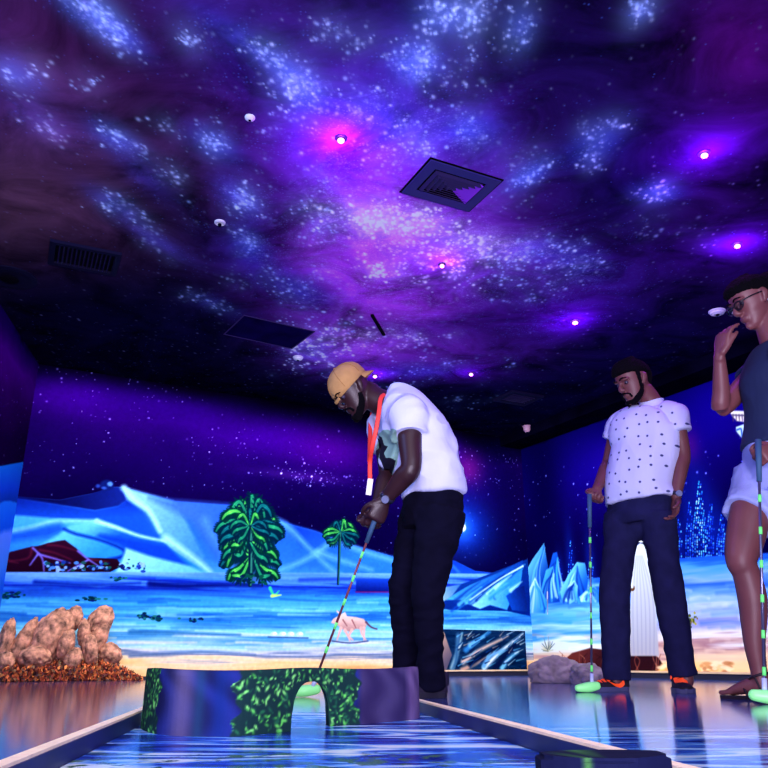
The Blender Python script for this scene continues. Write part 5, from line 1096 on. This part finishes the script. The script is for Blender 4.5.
# hands stacked round the grip
gTop1 = at(379, 509, Y1 - .09); foot1 = onz(309, 697, 0); foot1 = V((foot1.x, foot1.y, 0)); ax1 = (gTop1 - foot1).normalized()
g1 = gTop1 - ax1 * .035; g2 = gTop1 - ax1 * .115
wN = V(wrN)
hand_geo(bm, wrN, (g1 - ax1 * .05 + V((.0, -.022, 0)) - wrN), V((-.45, .85, -.1)), -1, curls=(62, 70, 50), tcurl=40, sc=1.02)
hand_geo(bm, wrF, (g2 - ax1 * .03 + V((0, .022, 0)) - wrF), V((-.3, -.9, -.1)), 1, curls=(62, 70, 50), tcurl=40, sc=1.02)
body = link('body', fuse('body', bm, .0045, 9), M_skin1, root); eyes(body, T1, B1, hd1); beard(body, T1, B1, M_hair, .01); brows(body, T1, B1, M_hair)
# cap worn backwards
M_cap = mat('tan_twill', c3(176, 132, 78), .85, var=.10, vscale=30, bump=.3, bscale=260)
bm = bmesh.new(); hr = []
for z, f in ((.024, 1.0), (.045, 1.0), (.075, .97), (.100, .86), (.122, .64), (.134, .38), (.139, .12)):
    i0 = [r[0] for r in HEADR]; hw = .087 * f; yf = .100 * f; yb = -.114 * f - (.0 if z > .05 else 0)
    tilt = lambda y: -(y) * .10
    ring = []
    for i in range(40):
        a = 2 * PI * i / 40; x = hw * math.cos(a); y = (yf + yb) / 2 + (yf - yb) / 2 * math.sin(a); zz = z + tilt(y)
        if z < .03: zz += .034 * max(0, 1 - (x / .030) ** 2) ** .5 * (y > .03)      # arched gap over the forehead
        ring.append(T1((x, y, zz)))
    hr.append(ring)
rings(bm, hr[::-1], cap=False); bm.faces.new([v for v in bm.verts if False] or sorted(bm.verts, key=lambda v: 0)[:40]) 
me = bpy.data.meshes.new('cap'); bmesh.ops.recalc_face_normals(bm, faces=bm.faces); bm.to_mesh(me); bm.free()
for p in me.polygons: p.use_smooth = True
cap = link('cap', me, M_cap, root)
md = cap.modifiers.new('thick', 'SOLIDIFY'); md.thickness = .004; md.offset = -1
bm = bmesh.new(); limb(bm, [T1((-.034, .096, .016)), T1((0, .110, .011)), T1((.034, .096, .016))], [(.003, .008)] * 3, side=B1 @ V((0, 1, 0)), k=4, n=10); obj('strap', bm, M_cap, cap, smooth=True)
bm = bmesh.new(); R_ = []
for i in range(13):                      # brim at the back
    a = PI + PI * (.14 + .72 * i / 12); ed = T1((.088 * math.cos(a), -.007 + .107 * math.sin(a), .030)); ou = T1((.095 * math.cos(a), -.007 + (.107 + .036 * math.sin((i / 12) * PI) ** .7) * math.sin(a), .014 - .004))
    R_.append([ed + B1 @ V((0, 0, .002)), ou + B1 @ V((0, 0, .002)), ou - B1 @ V((0, 0, .002)), ed - B1 @ V((0, 0, .002))])
rings(bm, R_); obj('brim', bm, M_cap, cap)
bm = bmesh.new(); ball(bm, T1((0, -.006, .141)), (.006, .006, .004)); obj('button', bm, M_cap, cap, smooth=True)
for k_ in range(3):                       # stitched seams on the crown
    bm = bmesh.new(); a = PI * k_ / 3 + .5; P_ = []
    for z, f in ((.045, 1.005), (.075, .978), (.100, .868), (.122, .650), (.135, .39), (.141, .0)): P_.append((f, z))
    pts_ = [T1((.0875 * f * math.cos(a), -.007 * f + .1075 * f * math.sin(a), z - (.1075 * f * math.sin(a)) * .10)) for f, z in P_] + [T1((-.0875 * f * math.cos(a), -.007 * f - .1075 * f * math.sin(a), z + (.1075 * f * math.sin(a)) * .10)) for f, z in P_[::-1][1:]]
    limb(bm, pts_, [.0012] * len(pts_), side=B1 @ V((1, .2, 0)), k=3, n=6); obj('seam', bm, mat('cap_seam', c3(150, 104, 56), .9), cap)
# t-shirt
bm = bmesh.new()
limb(bm, [at(433, 496, Y1), at(431, 478, Y1), at(421, 452, Y1), at(408, 426, Y1), at(397, 406, Y1), at(387, 398, Y1)], [(.170, .130), (.174, .122), (.184, .142), (.182, .125), (.132, .092), (.074, .066)], side=S1, k=5, n=32, round_ends=False, power=2.2)
e = shN.lerp(elN, .40); limb(bm, [shN.lerp(nb1, .45) + V((.02, 0, -.02)), shN + V((.005, 0, 0)), shN.lerp(e, .6), e], [.080, .080, .077, .082], side=F1, k=4, n=24, round_ends=False)
e = shF.lerp(elF, .50); limb(bm, [shF.lerp(nb1, .45) + V((.02, 0, -.02)), shF, shF.lerp(e, .6), e], [.075, .076, .072, .078], side=F1, k=4, n=24, round_ends=False)
limb(bm, [at(397, 442, Y1), at(388, 460, Y1 + .0)], [(.14, .05), (.10, .030)], side=S1, k=3, n=20)             # loose front hanging forward
me = fuse('t_shirt', bm, .0055, 14, wrinkle(.014, 8, .004, 19, (.7, 1, 1.1)))
def tr_px(co):
    y = co[:, 1] * CT + (co[:, 2] - CAMH) * ST; z = -co[:, 1] * ST + (co[:, 2] - CAMH) * CT; return 384 + FPX * co[:, 0] / y, 384 - FPX * z / y
def inpoly(px, py, P):
    ins = np.zeros(len(px), bool)
    for i in range(len(P)):
        a, b = P[i], P[(i + 1) % len(P)]
        if a[1] != b[1]: ins ^= ((a[1] > py) != (b[1] > py)) & (px < (b[0] - a[0]) * (py - a[1]) / (b[1] - a[1]) + a[0])
    return ins
# chest print: traced outline turned once into chest coordinates (along the chest, height)
PR = [at(x, y, Y1 - .1) for x, y in ((379, 427), (388, 430), (396, 438), (399, 452), (397, 462), (392, 470), (384, 462), (378, 452), (375, 440))]
PK = [at(x, y, Y1 - .1) for x, y in ((377, 428), (382, 433), (384, 440), (388, 443), (384, 449), (386, 455), (396, 459), (394, 465), (390, 470), (384, 464), (379, 452), (380, 442))]
def shirt_paint(co):
    out = np.tile(np.array((200, 204, 242.)), (len(co), 1)); m = inpoly(co[:, 0], co[:, 2], [(p.x, p.z) for p in PR]); out[m] = (130, 170, 158)
    m = inpoly(co[:, 0], co[:, 2], [(p.x, p.z) for p in PK]); out[m] = (14, 10, 34); return lin(out)
# denser mesh for a crisp print
bmx = bmesh.new(); bmx.from_mesh(me); ed = [e for e in bmx.edges if e.verts[0].co.x < at(402, 450, Y1).x and e.verts[0].co.z < at(390, 424, Y1).z]; bmesh.ops.subdivide_edges(bmx, edges=ed, cuts=1, use_grid_fill=True); bmx.to_mesh(me); bmx.free()
for p in me.polygons: p.use_smooth = True
paint_mesh(me, shirt_paint); ts = link('t_shirt', me, vmat('white_cotton', .85, .2, bump=.15, bscale=260), root); ts['label'] = 'white t-shirt with a mint green and black chest print'
# lanyard
M_lan = mat('red_lanyard', c3(240, 60, 50), .6); bm = bmesh.new()
P_ = [nb1 + V((.03, .02, .055)), at(382, 396, Y1 - .09), at(379, 412, Y1 - .13), at(376, 430, Y1 - .13), at(372, 448, Y1 - .10), at(370, 462, Y1 - .04), at(370, 480, Y1 - .03)]
limb(bm, P_, [(.0022, .010)] * len(P_), side=(0, 1, 0), k=5, n=8)
P_ = [nb1 + V((.03, .02, .055)), at(377, 404, Y1 + .10), at(371, 420, Y1 + .12), at(370, 440, Y1 + .06), at(369.5, 462, Y1 - .03)]
limb(bm, P_, [(.0022, .010)] * len(P_), side=(0, 1, 0), k=5, n=8); ln = obj('lanyard', bm, M_lan, root, smooth=True)
bm = bmesh.new(); q = at(369.5, 487, Y1 - .03); box(bm, q, (.024, .010, .072), Matrix.Rotation(.12, 3, 'Y')); bmesh.ops.bevel(bm, geom=bm.edges, offset=.003, segments=2); bd = obj('badge', bm, mat('badge_white', c3(235, 225, 235), .4), ln); bd['label'] = 'slim white tag on the lanyard'
# jeans
M_jean = mat('black_denim', c3(8, 7, 28), .95, spec=.08, var=.2, vscale=18, bump=.3, bscale=320)
bm = bmesh.new(); limb(bm, [at(434, 490, Y1), pel1 + V((.0, 0, -.02)), pel1 + V((-.01, 0, -.10))], [(.155, .115), (.165, .125), (.145, .112)], side=S1, k=4, n=28, round_ends=False)
hN = at(431, 672, Y1); hF = at(406, 664, Y1 + .22); hN.z = .04; hF.z = .06
for hp, kn, an, kx in ((hipN, knN, hN, .0), (hipF, knF, hF, .0)):
    limb(bm, [hp, hp.lerp(kn, .25), hp.lerp(kn, .65), kn, kn.lerp(an, .25), kn.lerp(an, .65), an], [(.092, .100), (.086, .096), (.072, .078), (.062, .066), (.055, .060), (.048, .052), (.050, .058)], side=S1, k=4, n=24, round_ends=False)
me = fuse('jeans', bm, .006, 4, wrinkle(.007, 11, .002, 30, (1, 1, 1.6))); link('jeans', me, M_jean, root)
M_dshoe = mat('dark_canvas', c3(26, 14, 44), .8)
shoe(root, V((hN.x + .060, hN.y + .03, 0)), (-.80, -.30), .275, None, M_dshoe, mat('dark_sole', c3(24, 18, 40), .6), None, None, h=.07)
shoe(root, V((hF.x + .06, hF.y + .01, 0)), (-.95, .10), .275, None, M_dshoe, mat('dark_sole', c3(24, 18, 40), .6), None, None, h=.07)
watch(root, wrN.lerp(elN, .10), wrN - elN, .034, (.3, -1, .2), M_watch)
putter(gTop1 + ax1 * .01, foot1, (-1, -.15), 'putter slanting from the bent man\'s hands down behind the arched block', M_shaftd, bands=6, grip=.16)

# ================= woman at the right edge
M_skin3 = mat('skin_light_brown', c3(112, 62, 66), .48, var=.08, vscale=12, bump=.04, bscale=200)
Y3 = 3.2
F3 = V((-.97, -.24, 0)).normalized(); S3 = V((.24, -.97, 0)).normalized()
hd3 = at(752, 302, Y3); nb3 = at(776, 340, Y3); che3 = at(779, 385, Y3); wa3 = at(779, 432, Y3); pel3 = at(782, 478, Y3)
sFr = at(762, 366, Y3 + .17); eFr = at(722, 408, Y3 + .10); wFr = at(719.5, 355, Y3 - .0)
sNr = at(788, 362, Y3 - .17); eNr = at(800, 420, Y3 - .20); wNr = at(779, 449, Y3 - .24)
root = empty('person', (pel3.x, pel3.y, 0), 'woman in a dark teal polo and pale shorts raising a hand to her glasses', 'person')
bm = bmesh.new(); B3 = basis((-.95, -.10, -.48)); T3 = head_geo(bm, hd3, B3, 1.0, brow=.7, jaw=.90)
limb(bm, [hd3 + B3 @ V((0, -.04, -.06)), hd3.lerp(nb3, .6), nb3 + V((0, 0, -.05))], [(.048, .050), (.046, .048), (.07, .06)], side=S3, k=4)
limb(bm, [pel3, wa3, che3, che3 + V((0, 0, .09)), nb3 + V((0, 0, -.03))], [(.115, .085), (.115, .09), (.135, .105), (.14, .09), (.07, .06)], side=S3, k=4)
limb(bm, [sFr.lerp(nb3, .3), sFr, sFr.lerp(eFr, .5), eFr, eFr.lerp(wFr, .3), wFr.lerp(eFr, .15), wFr], [.050, .049, .045, .040, .038, .027, .023], side=F3, k=4)
limb(bm, [sNr.lerp(nb3, .3), sNr, sNr.lerp(eNr, .5), eNr, eNr.lerp(wNr, .3), wNr], [.050, .048, .041, .036, .036, .022], side=F3, k=4)
hipN3, hipF3 = pel3 + S3 * .085 + V((0, 0, -.03)), pel3 - S3 * .085 + V((-.02, 0, -.03))
knF3 = at(741, 560, Y3 - .02); anF3 = at(759, 672, Y3 - .0); knN3 = at(800, 560, Y3 - .16); anN3 = at(800, 674, Y3 - .10)
legF_top = at(752, 505, Y3 + .02)
for hp, top_, kn, an in ((hipF3, legF_top, knF3, anF3), (hipN3, hipN3.lerp(knN3, .4), knN3, anN3)):
    back_ = V((.02, 0, 0)); limb(bm, [hp, top_, top_.lerp(kn, .55), kn, kn.lerp(an, .12) + back_ * .6, kn.lerp(an, .38) + back_, kn.lerp(an, .75), an, V((an.x, an.y, .045))], [.066, .076, .075, .060, .053, .055, .040, .031, .034], side=S3, k=4, n=24)
for an, dx in ((anF3, (-.58, .81)), (anN3, (-.9, .4))):                # feet with toes
    d = V((dx[0], dx[1], 0)).normalized(); s = V((d.y, -d.x, 0)); h0 = V((an.x, an.y, .034)) - d * .045
    limb(bm, [h0, h0 + d * .05 + V((0, 0, .016)), h0 + d * .11 + V((0, 0, .010)), h0 + d * .165 + V((0, 0, -.006))], [(.026, .026), (.030, .036), (.036, .026), (.040, .016)], side=s, k=4, n=20)
    for j in range(5): p0 = h0 + d * .160 + s * (-.030 + j * .0155) + V((0, 0, -.008)); limb(bm, [p0, p0 + d * (.046 - abs(j - 1) * .006 * (1)) + V((0, 0, -.004))], [.0095 if j != 0 else .0115, .0080 if j != 0 else .010], side=s, k=2, n=10)
dF = at(725, 322, Y3 - .03) - wFr
hand_geo(bm, wFr, dF, V((.80, .25, .05)), -1, fingers=((14, 24, 14), (20, 30, 18), (26, 34, 22), (32, 38, 26)), tcurl=12, thumb=V((.55, -.3, .75)), sc=1.06)
gT3 = at(758.5, 452, Y3 - .26); foot3 = onz(765, 704.5, 0); foot3 = V((foot3.x, foot3.y, 0)); ax3 = (gT3 - foot3).normalized()
hand_geo(bm, wNr, gT3 - ax3 * .015 - wNr + V((.0, 0, .0)), V((-.35, .80, -.30)), -1, curls=(50, 62, 45), tcurl=40, sc=.92)
body = link('body', fuse('body', bm, .0045, 9), M_skin3, root); eyes(body, T3, B3, hd3); brows(body, T3, B3, M_hair)
bm = bmesh.new(); hr = []                                            # swept back hair with bun
for z, g0, fy in ((-.01, .002, -.035), (.012, .004, -.020), (.034, .008, .035), (.056, .012, .076), (.076, .014, .088), (.096, .015, .078), (.114, .014, .052), (.124, .010, .02)):
    i0 = [r[0] for r in HEADR]; hw = float(np.interp(min(z, .112), i0, [r[1] for r in HEADR])) + g0; yb = float(np.interp(min(z, .112), i0, [r[3] for r in HEADR])) - g0; yf = fy + .008
    hr.append([T3((hw * math.cos(2 * PI * i / 28), (yf + yb) / 2 + (yf - yb) / 2 * math.sin(2 * PI * i / 28), z)) for i in range(28)])
rings(bm, hr); limb(bm, [T3((0, -.082, .05)), T3((0, -.088, .0)), T3((0, -.066, -.045))], [(.064, .028), (.058, .022), (.040, .014)], side=B3 @ V((1, 0, 0)))
ball(bm, T3((0, -.135, .055)), (.046, .044, .044)); limb(bm, [T3((0, -.10, .05)), T3((0, -.13, .055))], [.03, .03], side=B3 @ V((1, 0, 0)), k=2)
link('hair', fuse('hair', bm, .004, 3, wrinkle(.0025, 70)), M_hair, body)
M_gl = mat('glasses_frame', c3(14, 12, 26), .3); gl = None
bm = bmesh.new()
for sx in (-1, 1):
    P_ = []
    for i in range(17): a = 2 * PI * i / 16; P_.append(T3((sx * .034 + .026 * math.cos(a), .104 - .010 * abs(math.cos(a) * sx + 0) * .3 - abs(sx * .034 + .026 * math.cos(a)) * .14, .006 + .018 * math.copysign(abs(math.sin(a)) ** .8, math.sin(a)))))
    limb(bm, P_, [.0030] * 17, side=B3 @ V((0, 1, 0)), k=2, n=8)
    limb(bm, [T3((sx * .058, .096, .014)), T3((sx * .076, .060, .016)), T3((sx * .082, -.006, .012)), T3((sx * .081, -.030, -.006))], [.0030] * 4, side=B3 @ V((1, 0, 0)), k=3, n=8)
limb(bm, [T3((-.010, .103, .010)), T3((0, .108, .013)), T3((.010, .103, .010))], [.0028] * 3, side=B3 @ V((0, 1, 0)), k=3, n=8)
gl = obj('glasses', bm, M_gl, body, smooth=True)
M_pearl = mat('pearl', c3(220, 220, 240), .2)
gm_ = bpy.data.materials.new('lens_glass'); gm_.use_nodes = True; b_ = gm_.node_tree.nodes['Principled BSDF']; b_.inputs['Transmission Weight'].default_value = 1; b_.inputs['Roughness'].default_value = .02; b_.inputs['IOR'].default_value = 1.1
for sx in (-1, 1):
    bm = bmesh.new(); ball(bm, T3((sx * .034, .0985, .006)), (.024, .0012, .016), B3.copy()); obj('lens', bm, gm_, gl, smooth=True)
bm = bmesh.new(); ball(bm, T3((-.086, -.010, -.034)), .0055); obj('earring', bm, M_pearl, body, smooth=True)
bm = bmesh.new(); ball(bm, T3((.086, -.010, -.034)), .0055); obj('earring', bm, M_pearl, body, smooth=True)
# polo
M_teal = mat('teal_polo', c3(22, 34, 72), .85, bump=.15, bscale=300, var=.08)
bm = bmesh.new(); limb(bm, [at(778, 451, Y3), wa3, at(779, 410, Y3), che3, at(778, 366, Y3), nb3 + V((0, 0, -.045)), nb3 + V((0, 0, -.01))], [(.160, .132), (.148, .124), (.150, .130), (.165, .145), (.165, .120), (.110, .090), (.058, .058)], side=S3, k=5, n=32, round_ends=False, power=2.15)
for sh, el, r_ in ((sFr, eFr, .062), (sNr, eNr, .062)): e = sh.lerp(el, .34); limb(bm, [sh.lerp(nb3, .45) + V((0, 0, -.01)), sh, e], [r_, r_, r_ + .003], side=F3, k=4, n=24, round_ends=False)
me = fuse('polo_shirt', bm, .006, 5, wrinkle(.004, 8, .001, 22)); ps = link('polo_shirt', me, M_teal, root); ps['label'] = 'dark teal polo shirt with open collar'
cb3 = basis(F3); bm = bmesh.new(); R_ = []
for rad, z in ((.062, -.012), (.074, -.020), (.086, -.036), (.082, -.038), (.064, -.018), (.054, .010), (.053, .024), (.057, .026)):
    R_.append([nb3 + V((0, 0, .004)) + cb3 @ V((math.cos(2 * PI * i / 30) * rad, math.sin(2 * PI * i / 30) * rad, z - .03 * max(0, math.sin(2 * PI * i / 30)) ** 2)) for i in range(30)])
rings(bm, R_, cap=False); obj('collar', bm, M_teal, ps, smooth=True)
# shorts
M_short = mat('pale_shorts', c3(160, 170, 225), .85, bump=.3, bscale=300, var=.10, vscale=14)
bm = bmesh.new(); limb(bm, [at(779, 438, Y3), at(780, 462, Y3), pel3 + V((0, 0, -.06))], [(.150, .120), (.160, .132), (.155, .135)], side=S3, k=4, n=28, round_ends=False)
lf = at(748, 518, Y3 + .02); limb(bm, [hipF3 + V((-.0, 0, .05)), hipF3.lerp(lf, .5), lf], [(.110, .115), (.104, .112), (.104, .108)], side=S3, k=4, n=28, round_ends=False)
ball(bm, pel3 + V((0, 0, -.09)), (.11, .11, .07)); ln_ = hipN3.lerp(knN3, .45); limb(bm, [hipN3 + V((0, 0, .05)), hipN3.lerp(ln_, .5), ln_], [(.105, .105), (.100, .102), (.098, .100)], side=S3, k=4, n=28, round_ends=False)
me = fuse('shorts', bm, .006, 4, wrinkle(.006, 10, .0015, 26, (1, 1, 1.6))); link('shorts', me, M_short, root)
# sandals
M_sand = mat('dark_sandal', c3(36, 18, 30), .6)
for an, dx in ((anF3, (-.58, .81)), (anN3, (-.9, .4))):
    d = V((dx[0], dx[1], 0)).normalized(); s = V((d.y, -d.x, 0)); h0 = V((an.x, an.y, 0)) - d * .075; bm = bmesh.new(); ol = []
    for i in range(36):
        a = 2 * PI * i / 36; u = .5 - .5 * math.cos(a); w_ = (.030 + .012 * math.sin(u * PI * .8 + .3)) * min(1, math.sqrt(max(0, 4 * u * (1 - u))) * 1.7); q = h0 + d * u * .250 + s * w_ * (1 if math.sin(a) >= 0 else -1); ol.append((q.x, q.y))
    prism(bm, ol, .0006, .012); sn = obj('sandal', bm, M_sand, root)
    bm = bmesh.new(); q = h0 + V((0, 0, .012))
    limb(bm, [q + d * .20 + s * .0, q + d * .18 + V((0, 0, .026)), q + d * .13 + s * .030 + V((0, 0, .028)), q + d * .11 + s * .044], [.004] * 4, side=d, k=4, n=8); limb(bm, [q + d * .18 + V((0, 0, .026)), q + d * .13 - s * .030 + V((0, 0, .028)), q + d * .11 - s * .044], [.004] * 3, side=d, k=4, n=8)
    P_ = [V((an.x, an.y, .085)) + d * .038 * math.cos(2 * PI * i / 12) + s * .036 * math.sin(2 * PI * i / 12) + V((0, 0, -.012 * math.cos(2 * PI * i / 12))) for i in range(13)]; limb(bm, P_, [.005] * 13, side=(0, 0, 1), k=2, n=8)
    for sg in (-1, 1): limb(bm, [q + d * .05 + s * .034 * sg, V((an.x, an.y, .085)) + s * .036 * sg], [.004, .004], side=d, k=3, n=8)
    obj('straps', bm, M_sand, sn, smooth=True)
bm = bmesh.new(); cw = wNr.lerp(gT3, .25); dd = (wNr - eNr).normalized(); limb(bm, [wNr - dd * .006, wNr + dd * .010], [.027, .027], side=(0, 1, 0), k=1, n=20, round_ends=False); obj('wristband', bm, M_orange, root, smooth=True)
putter(gT3 + ax3 * .05, foot3, (1, -.2), 'putter with glowing green head at the right edge resting beside the woman\'s sandal', M_shaft)

# ------------------------------------------------------------------ light
w = bpy.data.worlds.new('world'); scn.world = w; w.use_nodes = True
w.node_tree.nodes['Background'].inputs[0].default_value = (.10, .12, .42, 1); w.node_tree.nodes['Background'].inputs[1].default_value = .35
def area(name, loc, to, sx, sy, e, col, spread=180):
    L = bpy.data.lights.new(name, 'AREA'); L.shape = 'RECTANGLE'; L.size = sx; L.size_y = sy; L.energy = e; L.color = col; L.spread = math.radians(spread)
    o = bpy.data.objects.new(name, L); COL.objects.link(o); o.location = loc; o.rotation_euler = (Vector(to) - Vector(loc)).to_track_quat('-Z', 'Y').to_euler()
    return o
nb = Vector((DB.y, -DB.x, 0)); nr_ = Vector((-DR.y * -1, DR.x * -1, 0)); nr_ = Vector((DR.y, -DR.x, 0))
# blacklight floods hung from the ceiling washing the murals
for s in (.22, .5, .8):
    b = Vector((OB.x, OB.y, 0)) + Vector((DB.x, DB.y, 0)) * (LB * s) ; p = b + nb * 1.7; area('mural_flood', (p.x, p.y, 2.45), (b.x, b.y, .35), 1.3, .15, 36, (.92, 1, .94), 120)
for s in (.25, .7):
    b = Vector((CORNER.x, CORNER.y, 0)) + Vector((DR.x, DR.y, 0)) * (4.3 * s); p = b + nr_ * 1.7; area('mural_flood', (p.x, p.y, 2.45), (b.x, b.y, .35), 1.3, .15, 33, (.92, 1, .94), 120)
# blacklight bars behind the camera and over the players, then added fill lights
area('room_flood', (1.6, -1.2, 2.3), (.4, 4.2, .9), 1.6, .5, 46, (.52, .62, 1))
area('side_flood', (-2.2, 2.4, 2.45), (.6, 4.0, .9), .8, .4, 46, (.2, .36, 1))
area('ceiling_fill', (.2, -1.0, .35), (.2, 4.8, 2.6), 1.8, .5, 120, (.80, .72, 1), 110)  # added fill from near the floor to brighten the ceiling paint
area('lane_fill', (-.2, 1.5, 2.45), (-.2, 1.6, 0), .8, .3, 15, (1, .90, .88), 110)  # added warm fill to brighten the pale rail tops and lane
